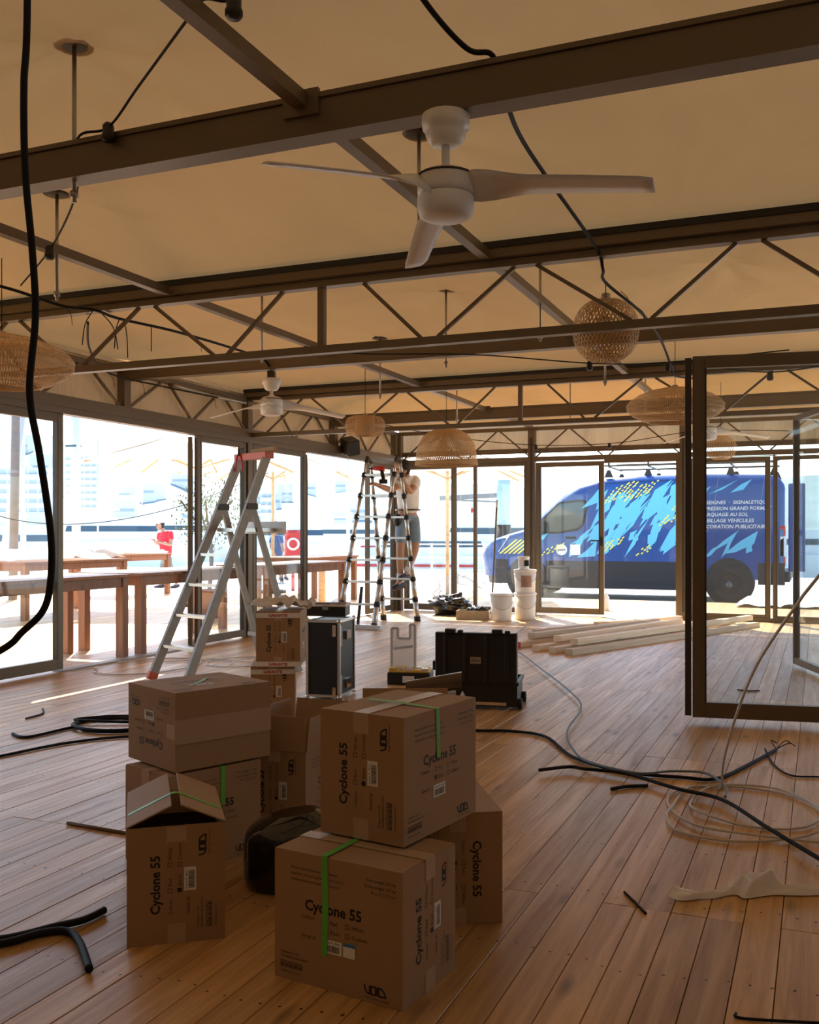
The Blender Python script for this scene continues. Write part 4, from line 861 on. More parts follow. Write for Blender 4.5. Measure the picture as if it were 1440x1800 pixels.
cable('cable_offcut','short black cable offcut on the left floor',fz([(-4.532,4.678),(-4.56,4.85),(-4.692,4.992)],.006),.006)
cable('cable_offcut','short brown stick on the floor left of the cartons',fz([(-2.75,3.06),(-2.45,3.04)],.006),.007,'bark',6,2,None,'stick')
cable('zip_tie','black zip tie near the crumpled tissue',fz([(-.576,3.165),(-.53,3.09),(-.483,3.011)],.004),.004)
cable('zip_tie','black zip tie at the bottom right corner',fz([(-.184,2.468),(-.16,2.45),(0.05,2.51)],.004),.0035)
cable('zip_tie','dark cable scrap near the white coil',fz([(-.86,4.40),(-.80,4.47),(-.718,4.52)],.008),.008)
cable('zip_tie','small black scrap beyond the large glass leaf',fz([(-.55,7.55),(-.48,7.52),(-.40,7.56)],.007),.006)
cable('thin_cable','tangle of pale wire by the left door track',[(-5.75,6.45,.006)]+[(-5.35+.38*math.cos(a),6.95+.55*math.sin(a),.006+.002*k) for k in range(2) for a in [-2.6+2*PI*j/9 for j in range(9)]]+[(-4.95,7.5,.008),(-4.7,7.2,.008)],.004,'cable_white')
cable('thin_cable','pale wire looping on the floor under the stepladder',[(-5.2,7.6,.005)]+[(-4.75+.3*math.cos(a),7.5+.35*math.sin(a),.006) for a in [2*PI*j/9 for j in range(10)]]+[(-4.2,7.9,.006)],.004,'cable_white')
ti=MB(); tp=smooth_path([(-.43,3.22,0),(-.37,3.20,0),(-.315,3.235,0),(-.25,3.31,0),(-.20,3.34,0),(-.15,3.36,0),(-.09,3.36,0),(.03,3.43,0)],12); N2=len(tp)-1
def tis(u,v):
    p=tp[min(N2,int(u*N2+.5))]; wd=.032+.055*math.exp(-((u-.62)/.16)**2)+.014*math.sin(u*21); q=(v-.5)*2
    return (p.x+q*wd*.4,p.y+q*wd,.004+(1-q*q)*(.022+.06*math.exp(-((u-.62)/.16)**2))*(.75+.55*noise.noise(Vector((u*9,v*3,2)))+.2*noise.noise(Vector((u*25,v*6,5)))))
ti.grid(tis,N2,14); tag(ti.build('tissue','tissue'),'crumpled strip of white tissue paper on the right floor','tissue')
# ceiling cables
ccR=cable('ceiling_cable','black cable bundle along the ceiling from the nearest beam past the globe lamp',[(-1.13,2.4,2.86),(-1.089,2.7,2.747),(-1.037,2.95,2.70),(-.975,3.03,2.70),(-.961,3.12,2.60),(-1.071,3.8,2.684),(-1.063,5.0,2.634),(-1.06,5.2,2.56),(-1.095,5.45,2.548),(-.99,6.0,2.484),(-1.038,7.1,2.53),(-1.114,8.2,2.52),(-1.135,8.6,2.50),(-1.06,9.2,2.56)],.009)
for i,(p,q) in enumerate((((-1.04,5.6,2.53),(-1.0,5.62,2.44)),((-1.0,5.9,2.5),(-.96,5.9,2.42)))): subwire(ccR,'loose_wire',[p,((p[0]+q[0])/2+.02,p[1],(p[2]+q[2])/2),q],.002)
ccL=cable('ceiling_cable','black cable bundle below the ceiling at left, with many loose ends',[(-4.9,4.2,2.70),(-4.6,4.54,2.658),(-4.488,4.95,2.615),(-4.301,5.02,2.59),(-4.321,5.3,2.59),(-4.25,5.9,2.60),(-4.30,7.0,2.62),(-4.30,7.2,2.57)],.010)
for i,(x,y,z,l,dx) in enumerate(((-4.46,4.96,2.6,.11,.03),(-4.33,5.05,2.59,.22,-.06),(-4.31,5.1,2.59,.24,.10),(-4.32,5.3,2.59,.20,-.03),(-4.32,5.35,2.585,.25,.02),(-4.29,5.6,2.59,.17,.0),(-4.26,6.1,2.6,.10,.03),(-4.28,6.6,2.61,.08,.03),(-5.5,6.6,2.5,.12,.05),(-5.5,7.0,2.5,.13,.05),(-5.5,8.1,2.52,.14,.05))):
    subwire(ccL,'loose_wire',[(x,y,z),(x+dx*.7,y+dx*.4,z-l*.4),(x+dx,y+dx*.5,z-l)],.0035 if l>.15 else .002)
cable('ceiling_cable','bundle of black cable towards the left wall',[(-4.5,5.2,2.56),(-5.0,5.8,2.52),(-5.5,6.6,2.5),(-5.72,7.6,2.54),(-5.75,8.6,2.56)],.008)
def festoon(label,pts,socks):
    t=thing('festoon_cable',label,'string light',(0,0,0)); MB().tube(smooth_path(pts,8),.005,6).build('wire','cable_black',t)
    for p in socks:
        Mx=Matrix.Translation(p); MB().lathe([(.012,.012),(.022,.0),(.022,-.03),(.026,-.035),(.026,-.05),(.018,-.06)],14,Mx).build('lamp_socket','black_plastic',t)
festoon('empty festoon cable above the nearest beam at upper left',[(-1.4,2.2,2.78),(-1.55,2.4,2.70),(-1.68,2.44,2.735),(-1.77,2.5,2.735),(-2.2,2.8,2.72),(-2.499,3.0,2.70),(-2.664,3.02,2.69),(-3.0,3.4,2.66),(-3.6,3.9,2.62),(-4.3,4.4,2.6)],[(-1.55,2.4,2.69),(-2.49,2.99,2.70),(-3.62,3.9,2.61)])
festoon('empty festoon cable crossing the middle of the room',[(-4.25,6.6,2.52),(-3.6,6.6,2.56),(-3.2,6.75,2.52),(-2.4,7.0,2.50),(-1.6,7.5,2.46),(-1.1,7.9,2.50),(-.2,7.6,2.48)],[(-3.62,6.6,2.57),(-1.62,7.45,2.46),(-1.1,7.9,2.49)])
festoon('empty festoon cable seen through the large glass leaf',[(-1.0,8.0,2.52),(-.5,8.1,2.42),(-.1,8.0,2.40),(.5,7.8,2.48)],[(-.35,8.1,2.40)])
festoon('empty festoon cable sagging before the back wall',[(-5.2,11.2,2.55),(-4.4,11.9,2.40),(-3.4,12.4,2.30),(-2.4,12.7,2.32),(-1.4,12.6,2.42),(-.3,12.6,2.38)],[(-3.4,12.4,2.29),(-2.5,12.68,2.31),(-1.5,12.62,2.40)])
festoon('thin cable drooping outside the left windows',[(-6.6,4.6,1.95),(-6.9,6.2,1.52),(-7.1,7.2,1.28),(-7.1,8.4,1.27),(-7.0,9.8,1.5),(-6.7,11.2,1.95)],[])

# ================================================================== outdoors: ground, sea, tables
g=struct(MB().box(-26,34,-25,32,-.5,-.2).build('ground','concrete'),'pale sunlit quay paving','ground')
g=struct(MB().box(-900,900,-300,900,-1.4,-.95).build('sea','water'),'harbour water','water')
MB().box(-4.5,4,17.0,18.6,-.2,-.19).build('ground_strip','asphalt',[o for o in COL.objects if o.name=='ground'][0])
def table(label,x0,x1,y0,y1,h=.77,wood='table_wood',z=0):
    t=thing('wood_table',label,'table',((x0+x1)/2,(y0+y1)/2,z),0,'outdoor wooden tables'); X=(x1-x0)/2;Y=(y1-y0)/2
    MB().box(-X,X,-Y,Y,h-.03,h,None,.004).build('table_top','table_wood',t)
    for a in ((-X+.04,X-.04,-Y+.03,-Y+.06),(-X+.04,X-.04,Y-.06,Y-.03),(-X+.03,-X+.06,-Y+.06,Y-.06),(X-.06,X-.03,-Y+.06,Y-.06)): MB().box(*a,h-.12,h-.03).build('apron','table_wood',t)
    for sx in (-1,1):
        for sy in (-1,1): MB().box(sx*(X-.06)-.04,sx*(X-.06)+.04,sy*(Y-.06)-.04,sy*(Y-.06)+.04,0,h-.03).build('leg','table_wood',t)
table('table just outside the left opening, cut by the sliding panel',-6.72,-5.95,5.4,7.47)
table('table just outside the left opening, behind the stepladder',-6.75,-5.95,7.62,9.6)
table('table outside between the two ladders',-6.75,-6.0,10.05,12.15)
table('sunlit table further out beyond the sliding panel',-10.6,-9.6,9.9,12.0)
table('sunlit table far out, left of the person in red',-12.6,-11.4,14.0,15.5)
table('far table outside beyond the telescopic ladder',-8.3,-7.4,13.4,15.4)
o=MB().grid(lambda u,v:(-10.7+1.2*u,9.6+2.2*v,.80+.10*noise.noise(Vector((u*5,v*6,1)))+.12*math.sin(v*PI)),14,20).build('folded_parasol','parasol_fabric'); tag(o,'folded cream parasol cloth heaped on the sunlit table','parasol cloth')
o=MB().grid(lambda u,v:(-12.6+1.2*u,14.0+1.4*v,.80+.10*noise.noise(Vector((u*5,v*6,7)))+.10*math.sin(v*PI)),14,16).build('folded_parasol','parasol_fabric'); tag(o,'folded cream parasol cloth on the far table','parasol cloth')
def parasol(label,x,y,hw_,ze,za,z0=0):
    t=thing('parasol',label,'parasol',(x,y,z0),R(20),'cream parasols')
    MB().tube([(0,0,0.08),(0,0,za-.05)],.03,12).build('pole','lumber',t); MB().lathe([(.26,0),(.26,.05),(.06,.09)],24).build('base','steel_dark',t)
    c=MB(); A=(0,0,za); cs=[(-hw_,-hw_,ze),(hw_,-hw_,ze),(hw_,hw_,ze),(-hw_,hw_,ze)]
    for i in range(4): c.grid(lambda u,v,i=i:tuple((Vector(cs[i]).lerp(Vector(cs[(i+1)%4]),u)).lerp(Vector(A),v)-Vector((0,0,.10*math.sin(u*PI)*(1-v)*0+.05*math.sin(v*PI)))),8,6)
    c.build('canopy','parasol_fabric',t)
    for i in range(4): MB().bar((cs[i][0]*.97,cs[i][1]*.97,ze-.02),(0,0,za-.06),.025,.03).build('rib','lumber',t); MB().bar((cs[i][0]*.5,cs[i][1]*.5,(ze+za)/2-.07),(0,0,ze-.05),.02,.025).build('strut','lumber',t)
    for i in range(4): a=Vector(cs[i]);b_=Vector(cs[(i+1)%4]); m_=(a+b_)/2; MB().bar((m_.x*.98,m_.y*.98,ze-.02),(0,0,za-.07),.02,.025).build('rib','lumber',t)
parasol('open cream parasol outside the left opening, edge showing beside the post',-9.09,13.0,1.35,2.22,2.85)
parasol('open cream parasol with its pole right of the stepladder',-9.74,16.45,1.5,2.25,2.95)
parasol('open cream parasol with an orange-lit pole outside the back window',-5.95,15.94,1.35,2.15,2.75)
# olive tree in a pot
ot=thing('olive_tree','bushy olive tree in a pot behind the stepladder','tree',(-7.7,11.3,0)); MB().lathe([(.17,0),(.24,.36),(.26,.38),(.22,.38),(.2,.34),(0,.34)],20).build('pot','terracotta',ot)
MB().tube(smooth_path([(0,0,.3),(.03,.02,.8),(-.02,0,1.25)]),.03,8).build('trunk','bark',ot)
for a in range(5): MB().tube(smooth_path([(0,0,1.0+.05*a),(.2*math.cos(a*1.3),.2*math.sin(a*1.3),1.35),(.38*math.cos(a*1.3),.38*math.sin(a*1.3),1.6)]),.012,6).build('branch','bark',ot)
lf=MB(); rr=random.Random(11)
for i in range(1500):
    d_=Vector((rr.gauss(0,1),rr.gauss(0,1),rr.gauss(0,1))).normalized(); p=Vector((0,0,1.42))+Vector((d_.x*.5,d_.y*.5,d_.z*.52))*(rr.random()**.4); q=Vector((rr.gauss(0,1),rr.gauss(0,1),rr.gauss(0,.7))).normalized(); s_=q.cross(Vector((0,0,1))); s_=s_.normalized()*.011 if s_.length>.1 else Vector((.011,0,0))
    lf.add([p,p+q*.03+s_,p+q*.065,p+q*.03-s_],[(0,1,2,3)])
lf.build('foliage','leaf',ot,'stuff')

# ================================================================== the van: local x from nose (0) to tail (6.15), near side is -y
V=thing('van','blue cargo van with light blue shard and yellow dash graphics parked outside','van',(-6.70,20.95,-.2))
TOP=[(0,.98),(.06,1.08),(.22,1.20),(.6,1.33),(1.0,1.44),(1.18,1.56),(1.5,1.86),(1.85,2.16),(2.15,2.34),(2.6,2.46),(3.3,2.52),(4.6,2.52),(5.7,2.49),(5.98,2.44),(6.08,2.30)]
def ztop(x):
    for (a,b),(c_,d_) in zip(TOP,TOP[1:]):
        if a<=x<=c_: return b+(d_-b)*(x-a)/(c_-a)
    return TOP[-1][1]
def hw(z,x): 
    h=1.0 if z<1.3 else 1.0-.15*((z-1.3)/1.2)**1.2
    if x<.45: h*=1-.22*(1-x/.45)**2
    return h
xs=sorted(set([i*6.08/60 for i in range(61)]+[a for a,b in TOP])); nj=16
def zb(x): return .45
b=MB(); vs=[]
for x in xs:
    ring=[]
    for sgn in (-1,1):
        col=[]
        for j in range(nj+1):
            z=zb(x)+(ztop(x)-zb(x))*j/nj; rr_=min(1,(ztop(x)-z)/.10) ; y=hw(z,x)-(.07*(1-rr_)**2 if ztop(x)>1.5 else .10*(1-rr_)**2)
            col.append((x+(.0 if x>.1 else .05*(1-min(1,(z-.45)/.4))),sgn*y,z))
        ring+=col if sgn<0 else col[::-1]
    vs+=ring
n=2*(nj+1); fs=[(i*n+j,i*n+j+1,(i+1)*n+j+1,(i+1)*n+j) for i in range(len(xs)-1) for j in range(n-1)]
fs+=[tuple(range(n)),tuple(range((len(xs)-1)*n,len(xs)*n))]
b.add(vs,fs,None,True); b.build('body','van_blue',V)
def SP(x,z,o=.006): return (x,-(hw(z,x)+o),z)
def side_poly(pts,o=.006):
    """thin vinyl patch following the near flank"""
    m=MB(); m.add([SP(x,z,o) for x,z in pts],[tuple(range(len(pts)))]); return m
# lower cladding, bumper, sills
MB().box(1.45,4.55,-1.015,-.9,.36,.78).build('lower_cladding','van_black',V); MB().box(1.45,4.55,-1.005,1.0,.22,.40).build('sill','van_black',V)
MB().box(5.62,6.10,-1.015,-.9,.36,.78).build('rear_cladding','van_black',V); MB().box(5.95,6.2,-.98,.98,.42,.62,None,.03).build('rear_bumper','van_black',V)
b=MB(); b.grid(lambda u,v:(-.06+.55*(abs(u-.5)*2)**2.2+(.03*math.sin(v*PI)*-1),-1.0+2*u,.28+.55*v),24,8); b.grid(lambda u,v:(.14+.55*(abs(u-.5)*2)**2.2,-.99+1.98*u,.28+.55*v),24,8); b.build('front_bumper','van_black',V)
MB().box(.35,.62,-1.01,-.9,.30,.80).build('front_corner_cladding','van_black',V)
for x in (1.05,5.09):
    MB().lathe([(.47,-.10),(.47,.02),(.40,.02)],36,Matrix.Translation((x,-.93,.40))@Matrix.Rotation(R(90),4,'X'),True,True).build('wheel_arch','van_black',V)
    MB().lathe([(.02,.085),(.44,.085),(.45,.075)],36,Matrix.Translation((x,-.925,.42))@Matrix.Rotation(R(90),4,'X'),True,True).build('arch_liner','tyre',V)
    for sy in (-1,1):
        Mx=Matrix.Translation((x,sy*.88,.345))@Matrix.Rotation(R(90)*(1 if sy<0 else -1),4,'X')
        wh=MB().lathe([(.20,-.1),(.32,-.105),(.345,-.07),(.345,.10),(.325,.135),(.21,.14),(.20,.12)],36,Mx,True,True).build('wheel','tyre',V)
        MB().lathe([(0,.135),(.06,.135),(.07,.115),(.15,.105),(.19,.125),(.205,.13)],30,Mx,True,True).build('rim','rim',wh)
# glazing, lamps, mirror, handles
side_poly([(1.22,1.38),(1.33,1.58),(1.72,1.96),(2.15,2.0),(2.24,1.98),(2.27,1.9),(2.2,1.55),(2.12,1.46),(1.7,1.38)],.008).build('side_window','van_glass',V)
MB().add([SP(x,z,.006) for x,z in [(1.18,1.34),(1.30,1.60),(1.70,2.0),(2.17,2.05),(2.29,2.02),(2.32,1.9),(2.24,1.52),(2.13,1.41),(1.7,1.34)]],[tuple(range(9))]).build('window_seal','black_plastic',V)
b=MB(); b.grid(lambda u,v:(1.14+.72*v-.012,(-.86+.08*v)*(1-2*u),ztop(1.14+.72*v)+.012),10,6); b.build('windscreen','van_glass',V)
b=MB(); b.add([(.06,-.76,1.07),(.10,-.84,.88),(.42,-1.01,.96),(.66,-1.015,1.30),(.30,-.93,1.22)],[(0,1,2,3,4)]); b.build('headlamp','lens_clear',V)
MB().box(6.0,6.11,-.99,-.86,.72,1.50,None,.02).build('tail_lamp','red_plastic',V); MB().box(6.005,6.125,-1.0,-.9,.9,1.30,None,.015).build('tail_lamp_lens','lens_clear',V)
MB().box(1.28,1.46,-1.26,-1.04,1.36,1.62,None,.03).build('wing_mirror','black_plastic',V); MB().bar((1.4,-.98,1.40),(1.38,-1.08,1.44),.04).build('mirror_arm','black_plastic',V)
for x in (1.98,): MB().box(x-.12,x+.10,-1.035,-1.0,1.24,1.28,None,.01).build('door_handle','black_plastic',V)
for a,b_ in (((2.42,.80),(2.42,2.38)),((1.10,.82),(1.16,1.36)),((4.35,.80),(4.35,2.40)),((2.42,2.38),(4.35,2.42))):
    MB().bar(SP(*a,.002),SP(*b_,.002),.008,.008,(0,1,0)).build('panel_gap','ink',V)
MB().bar((5.95,-.99,2.3),(5.98,-1.0,.75),.02,.02,(0,1,0)).build('rear_door_seam','ink',V)
# open rear door
MB().box(6.16,6.46,-.90,-.85,.62,2.30,None,.02).build('rear_door','van_blue',V)
# roof rack
for y in (-.72,.72): MB().bar((2.6,y,2.74),(5.95,y,2.74),.035,.035).build('rack_rail','steel_dark',V); MB().bar((2.6,y,2.86),(5.95,y,2.86),.015).build('rack_wire','steel_dark',V)
for x in (2.7,3.5,4.3,5.1,5.9):
    MB().bar((x,-.72,2.72),(x,.72,2.72),.03).build('rack_bar','steel_dark',V); MB().bar((x,-.72,2.74),(x,-.72,2.88),.04,.02).build('rack_upright','steel_dark',V)
    for y in (-.72,.72): MB().prism([(-.09,0),(.09,0),(.03,.15),(-.03,.15)],-.03,.03,Matrix.Translation((x,y,2.50 if x<5.8 else 2.47))@Matrix.Rotation(R(90),4,'X')).build('rack_foot','black_plastic',V)
# vinyl graphics
rr=random.Random(21); sh_=MB(); ye=MB()
def inb(x,z): return .82<z<ztop(x)-.09 and x>.75 and x<5.93 and not(1.1<x<2.36 and 1.3<z<2.06) and not(4.62<x<5.9 and 1.42<z<2.12)
cnt=0
while cnt<85:
    x=rr.uniform(1.3,5.9); z=rr.uniform(.85,2.4); l=rr.uniform(.25,1.05); w_=rr.uniform(.07,.24); a=R(rr.uniform(46,64)); dx,dz=math.cos(a),math.sin(a)
    pts=[(x,z),(x+dx*l*.35+dz*w_*.5,z+dz*l*.35-dx*w_*.5),(x+dx*l*.55+dz*w_*.15,z+dz*l*.55-dx*w_*.15),(x+dx*l,z+dz*l),(x+dx*l*.5-dz*w_*.5,z+dz*l*.5+dx*w_*.5)]
    if all(inb(*p) for p in pts): sh_.add([SP(*p,.007+.0004*(cnt%9)) for p in pts],[tuple(range(5))]); cnt+=1
for bx_,bz_,nx,nz in ((2.62,1.95,5,6),(3.05,2.0,5,5),(3.75,1.5,6,8),(2.55,.95,4,4),(1.35,.88,4,3),(3.3,.9,3,3)):
    for i in range(nx):
        for j in range(nz):
            x=bx_+.11*i+.05*j+rr.uniform(-.01,.01); z=bz_+.028*i*2-.02*i+.062*j; a=R(38); l=rr.uniform(.04,.085); q=.013; dx,dz=math.cos(a),math.sin(a)
            pts=[(x+dz*q,z-dx*q),(x+dx*l+dz*q,z+dz*l-dx*q),(x+dx*l-dz*q,z+dz*l+dx*q),(x-dz*q,z+dx*q)]
            if all(inb(*p) for p in pts) and rr.random()<.9: ye.add([SP(*p,.0125) for p in pts],[(0,1,2,3)])
for i in range(5):
    x=.42+.1*i; z=.92; pts=[(x,z),(x+.05,z),(x+.42,z+.30),(x+.37,z+.30)]
    ye.add([SP(*p,.008) for p in pts],[(0,1,2,3)])
for pts in ([(4.75,.98),(4.98,1.2),(5.28,1.42),(5.05,1.15)],[(5.0,.95),(5.3,1.2),(5.62,1.40),(5.55,1.15),(5.2,.98)],[(4.60,.85),(4.75,.92),(4.92,1.12),(4.78,1.05)],[(4.7,2.12),(4.95,2.25),(5.25,2.40),(4.95,2.2)],[(5.1,2.14),(5.3,2.3),(5.5,2.40),(5.35,2.2)],[(2.18,1.86),(2.42,2.12),(2.62,2.38),(2.58,2.0)],[(2.30,1.30),(2.58,1.52),(2.78,1.85),(2.50,1.38)],[(1.95,1.12),(2.2,1.26),(2.48,1.40),(2.2,1.18)],[(2.1,.85),(2.3,1.0),(2.52,1.22),(2.48,.88)],[(1.2,1.15),(1.4,1.22),(1.5,1.36),(1.3,1.28)]):
    sh_.add([SP(*p,.0115) for p in pts],[tuple(range(len(pts)))])
sh_.build('light_blue_graphics','van_light_blue',V,'stuff'); ye.build('yellow_dash_graphics','van_yellow',V,'stuff')
for i,st in enumerate(('ENSEIGNES  ·  SIGNALETIQUE','IMPRESSION GRAND FORMAT','MARQUAGE AU SOL','HABILLAGE VEHICULES','DECORATION PUBLICITAIRE')):
    z=1.92-.118*i; k=MB(); yy=-(hw(z+.04,5)+.010); put_text(k,st,0,0,.098,.0012,Matrix.Translation((5.83-1.30,yy,z))@Matrix.Rotation(R(90+7),4,'X'),'LEFT',.15); o=k.build('lettering','label_white',V,'stuff')
side_poly([(1.78+.115*math.cos(a),1.01+.115*math.sin(a)) for a in [2*PI*i/24 for i in range(24)]],.011).build('round_sticker','label_white',V)
k=MB(); put_text(k,'paint',1.78,-.025,.085,.001,Matrix.Translation((0,-(1.0+.014),1.01))@Matrix.Rotation(PI/2,4,'X'),'CENTER'); k.build('sticker_lettering','ink',V,'stuff')
side_poly([(1.96,.90),(2.17,.90),(2.17,1.12),(1.96,1.12)],.011).build('square_sticker','label_white',V)

# ================================================================== quay furniture
cr=thing('quay_crane','pale blue crane column with grey jib and red hoist','crane',(-8.92,28.79,-.2),R(22.69))
MB().lathe([(.22,1.6),(.22,3.35)],24).build('column','pale_teal',cr); MB().lathe([(.23,0),(.23,1.6)],24).build('column_base','steel_dark',cr)
MB().bar((0,0,2.52),(-1.95,0,2.42),.10,.14).build('jib','asphalt',cr); MB().bar((0,0,2.3),(-1.7,0,2.38),.05,.05).build('jib_stay','asphalt',cr)
MB().ell((-.96,0,3.05),(.12,.08,.08),14).build('hoist','red_plastic',cr); MB().tube([(-.96,0,3.0),(-.96,0,2.1)],.012,6).build('chain','zinc',cr); MB().lathe([(.03,1.98),(.05,2.05),(.03,2.12)],10,Matrix.Translation((-.96,0,0))).build('hook','red_plastic',cr)
lr=thing('life_ring_cabinet','red life ring cabinet on a post outside','life ring',tuple(PXD(515,1010,23).to_2d())+(-.2,),R(22.69))
MB().tube([(0,0,0),(0,0,.8)],.04,8).build('post','red_plastic',lr); MB().box(-.19,.19,-.1,.1,.72,1.42,None,.06).build('cabinet','red_plastic',lr)
MB().lathe([(.10,-.01),(.15,-.02),(.15,.0),(.10,.0)],24,Matrix.Translation((.02,-.11,1.1))@Matrix.Rotation(R(90),4,'X'),True,True).build('ring_sign','label_white',lr)
rl=thing('quay_railing','white metal railing along the quay outside the back windows','railing',(0,0,-.2))
P0=W(-2.2,27,0);P1=W(3.4,26,0)
for z in (.35,.7,1.05): MB().bar((P0.x,P0.y,z),(P1.x,P1.y,z),.04).build('rail','white_paint',rl)
for i in range(9): p=P0.lerp(P1,i/8); MB().bar((p.x,p.y,0),(p.x,p.y,1.08),.05).build('rail_post','white_paint',rl)
bo=thing('post_bollard','short tan bollard outside between the tables','bollard',tuple(PXD(566,1060,15).to_2d())+(0,)); MB().lathe([(.055,0),(.055,.62),(.05,.64)],16).build('shaft','lumber',bo)
bt=thing('pump_bottle','white pump bottle standing outside the glass door','bottle',(-2.93,14.6,0)); MB().lathe([(.045,0),(.05,.01),(.05,.2),(.02,.24),(.018,.27)],20).build('body','white_plastic',bt); MB().tube([(0,0,.27),(0,0,.31),(-.04,0,.31)],.008,8).build('pump','white_plastic',bt)
o=MB().grid(lambda u,v:(-1.2+1.3*u,16.0+1.0*v,.02+.14*abs(noise.noise(Vector((u*4,v*4,5))))+.1*math.sin(u*PI)*math.sin(v*PI)),18,14).build('plastic_sheet','white_plastic'); tag(o,'crumpled white sheet on the deck near the van tail','sheet')
def cylpole(name,label,cat,px,d,y0,y1,r,material,lean=0,spread=False):
    p=PXD(px,y0,d); p.z=-.2 if d<30 else -.95; q=PXD(px+lean,y1,d); t=thing(name,label,cat,(p.x,p.y,0)); MB().tube([(0,0,p.z),(q.x-p.x,q.y-p.y,q.z)],r,10).build('shaft',material,t)
    if spread: 
        zz=p.z+(q.z-p.z)*.62; MB().bar((-.9,-.35,zz),(.9,.35,zz+.05),.06).build('spreader',material,t); MB().box(-.35,.1,-.15,.15,zz+.15,zz+.22).build('radar_arm','boat_glass',t)
cylpole('weathered_post','thick weathered post outside at the left edge','post',22,17,1000,640,.075,'old_pole',8)
cylpole('slanted_spar','slanted grey spar beside the weathered post','spar',-5,20,900,700,.07,'mast',50)
cylpole('boat_mast','thin pale mast left of the frame stile','mast',42,34,985,640,.10,'mast',-5)
cylpole('boat_mast','white mast with a spreader in the left opening','mast',134,34,985,640,.15,'mast',0,True)
cylpole('boat_mast','thin mast right of the spreader mast','mast',172,50,960,770,.05,'mast')
cylpole('boat_mast','mast seen through the gap between ladders','mast',612,48,960,700,.09,'mast')
def boat(label,px,d,L_,h,rz,stripe=None):
    p=PXD(px,937,d); t=thing('motor_boat',label,'boat',(p.x,p.y,-1.0),rz,'moored boats')
    pr=[(-.5,-.16),(.2,-.16),(.40,-.09),(.52,0),(.40,.09),(.2,.16),(-.5,.16)]
    b=MB(); lo_=[(x*L_*.94,y*L_*.8,0) for x,y in pr]; hi=[(x*L_,y*L_,h*.5+max(0,x)*h*.25) for x,y in pr]; n_7=len(pr)
    b.add(lo_+hi,[tuple(range(n_7-1,-1,-1)),tuple(range(n_7,2*n_7))]+[(i,(i+1)%n_7,n_7+(i+1)%n_7,n_7+i) for i in range(n_7)]); b.build('hull','hull_white',t)
    b=MB(); c0=[(-.35,-.11),(.12,-.11),(.25,0),(.12,.11),(-.35,.11)]; b.add([(x*L_,y*L_,h*.5) for x,y in c0]+[(x*L_*.8-.02*L_,y*L_*.85,h*.95) for x,y in c0],[(5,6,7,8,9)]+[(i,(i+1)%5,5+(i+1)%5,5+i) for i in range(5)]); b.build('cabin','hull_white',t)
    b=MB(); b.add([(x*L_*.92-.01*L_,y*L_*.968,h*.70) for x,y in c0]+[(x*L_*.885-.013*L_,y*L_*.945,h*.80) for x,y in c0],[(i,(i+1)%5,5+(i+1)%5,5+i) for i in range(5)]); b.build('window_band','boat_glass',t)
    MB().box(-.3*L_,-.02*L_,-.08*L_,.08*L_,h*1.08,h*1.11).build('hardtop','hull_white',t); MB().bar((-.25*L_,0,h*.9),(-.2*L_,0,h*1.1),.08).build('hardtop_post','hull_white',t)
    if stripe: MB().box(-.5*L_,.2*L_,-.163*L_,-.155*L_,h*.38,h*.42).build('stripe',stripe,t)
for a in (('white motor boat beyond the sunlit table at far left',40,40,8,2.6,R(10)),('white yacht behind the person in red',215,56,9,3.2,R(35)),('white motor boat seen behind the olive tree',330,74,9,3.4,R(15)),('white boat behind the life ring cabinet',520,54,7,2.9,R(20)),('white boat with red stripe between the ladders',625,70,8,3,R(40),'red_plastic'),('white boat with red stripe right of the ladder',780,38,7,2.3,R(10),'red_plastic'),('white boat behind the van nose',905,48,10,3.0,R(25)),('white boat far right behind the slim glass leaf',1425,40,8,2.4,R(20))): boat(*a)

# ================================================================== hill, town
prof=[(-500,690),(-100,690),(0,700),(60,735),(110,778),(170,785),(230,776),(300,770),(340,785),(420,800),(500,812),(560,828),(700,838),(800,850),(1000,862),(1300,850),(1440,835),(1900,820)]
def ridge(px):
    for (a,b),(c_,d_) in zip(prof,prof[1:]):
        if a<=px<=c_: t_=(px-a)/(c_-a); t_=t_*t_*(3-2*t_); return b+(d_-b)*t_
    return 850
def hz(u,v):
    px=-500+2400*u; d=330+620*v; zr=(937-ridge(px))*950/1722+1.155
    s_=v**.9; z=-1+zr*s_*(1+.10*noise.noise(Vector((px*.02,v*3,1)))*(1-v)*3*(v>.05))
    if v>.98: z=zr
    p=W((px-720)/1722*d,d,z); return tuple(p)
h=MB().grid(hz,120,18); h.grid(lambda u,v:tuple(W((-500+2400*u-720)/1722*(950+300*v),950+300*v,((937-ridge(-500+2400*u))*950/1722+1.155)*(1-v)-1)),120,4); struct(h.build('hills','hill'),'hazy wooded hills across the harbour','hill')
rr=random.Random(8)
for i in range(24):
    px=rr.choice([rr.uniform(100,345),rr.uniform(440,640),rr.uniform(0,100)]); v=rr.uniform(.02,.42); u=(px+500)/2400; x,y,z=hz(u,v); s_=rr.uniform(5,10)
    t=thing('hillside_house','tiny pale house on the hazy hillside','house',(x,y,z-1),R(22.69)+rr.uniform(-.4,.4),'houses on the hillside'); MB().box(-s_/2,s_/2,-4,4,-2,rr.uniform(6,11)).build('walls','building_white',t); MB().box(-s_*.42,s_*.42,-4.05,-3.9,3.4,4.6).build('window_row','building_band',t,'stuff')
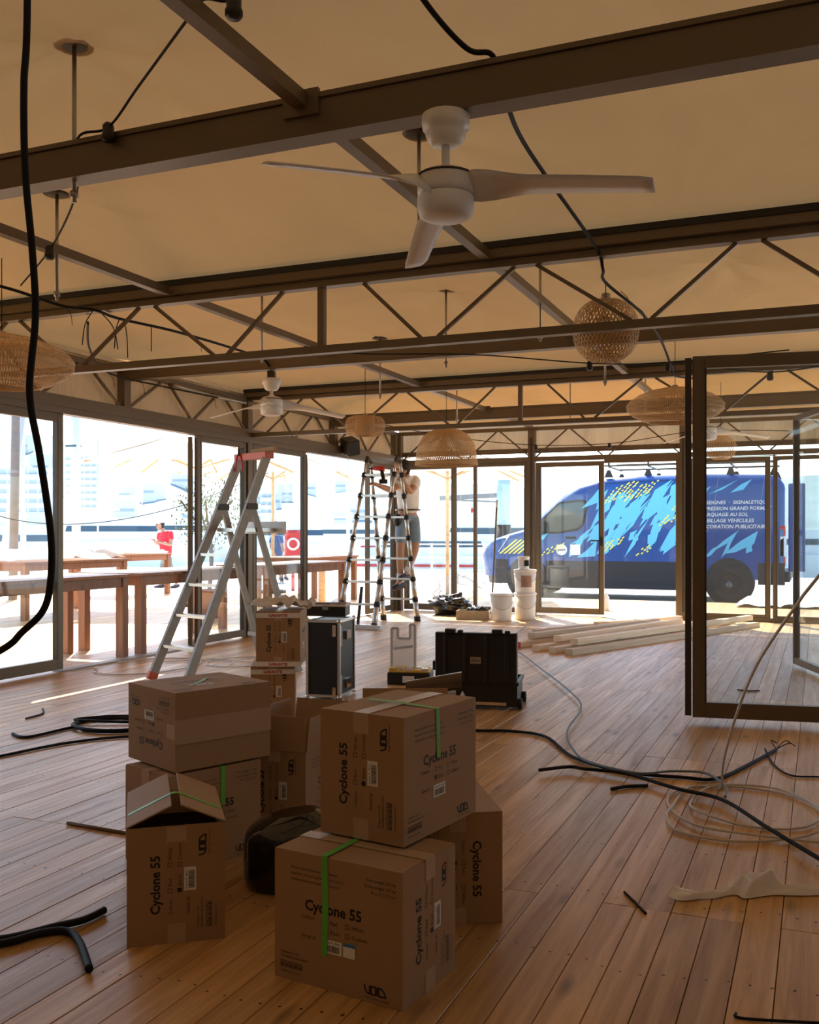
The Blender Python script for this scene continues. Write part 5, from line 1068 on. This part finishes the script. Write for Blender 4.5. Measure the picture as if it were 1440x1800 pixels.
def block(label,px,d,wpx,y0,y1,fl_):
    p=PXD(px,y0,d); wm=wpx*d/1722; hm=(y0-y1)*d/1722; t=thing('apartment_block',label,'building',(p.x,p.y,p.z),R(22.69))
    MB().box(-wm/2,wm/2,0,wm*.6,-3,hm).build('walls','building_white',t)
    for i in range(fl_):
        z=hm*(i+.3)/fl_
        for k in range(5): x=-wm/2+wm*(k+.5)/5; MB().box(x-wm*.075,x+wm*.075,-.15,.05,z,z+hm/fl_*.42).build('window','building_band',t)
        MB().box(-wm*.48,wm*.48,-.9,.0,z-.3,z-.05).build('balcony','building_white',t)
block('white terraced apartment block in the left opening',142,300,58,895,800,8)
block('low white apartment block at the far left edge',40,280,90,905,822,5)
block('small white block behind the stepladder',470,300,24,905,865,3)

# ================================================================== pieces of parts go one level deeper
NEST={'gasket':'stile','handle':'handle_plate','cord':'socket_cap','cap_visor':'cap','collar':'tube_section','rubber_foot':'front_rail','packing_tape':'body','barcode_labels':'body','print':'body','fine_print':'body','torn_tape':'body','wide_tape':'body','sticker':'body','nut':'rod','disc':'rod','painted_end':'board','mirror_arm':'wing_mirror','tail_lamp_lens':'tail_lamp','rack_foot':'rack_bar','red_lettering':'printed_tape','plate_lettering':'name_plate','sticker_lettering':'round_sticker','hinge_plate':'body','catch':'body','latch_tab':'latch','picture_label':'body','lid_rib':'lid_face','window_seal':'body','post_groove':'post','balcony':'walls','window_row':'walls','belt_pouch':'tool_belt','tip':'shaft','spreader':'shaft','radar_arm':'shaft','strut':'rib'}
def basen(o): return o.name.split('.')[0]
kids={}
for o in list(COL.objects):
    if o.parent is not None and o.parent.parent is None: kids.setdefault(o.parent,[]).append(o)
def cen(o):
    b=[Vector(c) for c in o.bound_box]; return sum(b,Vector())/8
for root,ch in kids.items():
    for o in ch:
        tgt=NEST.get(basen(o))
        if not tgt or o.type!='MESH': continue
        c=[p for p in ch if basen(p)==tgt and p is not o and p.matrix_basis==Matrix.Identity(4)]
        if c: o.parent=min(c,key=lambda p:(cen(p)-cen(o)).length)
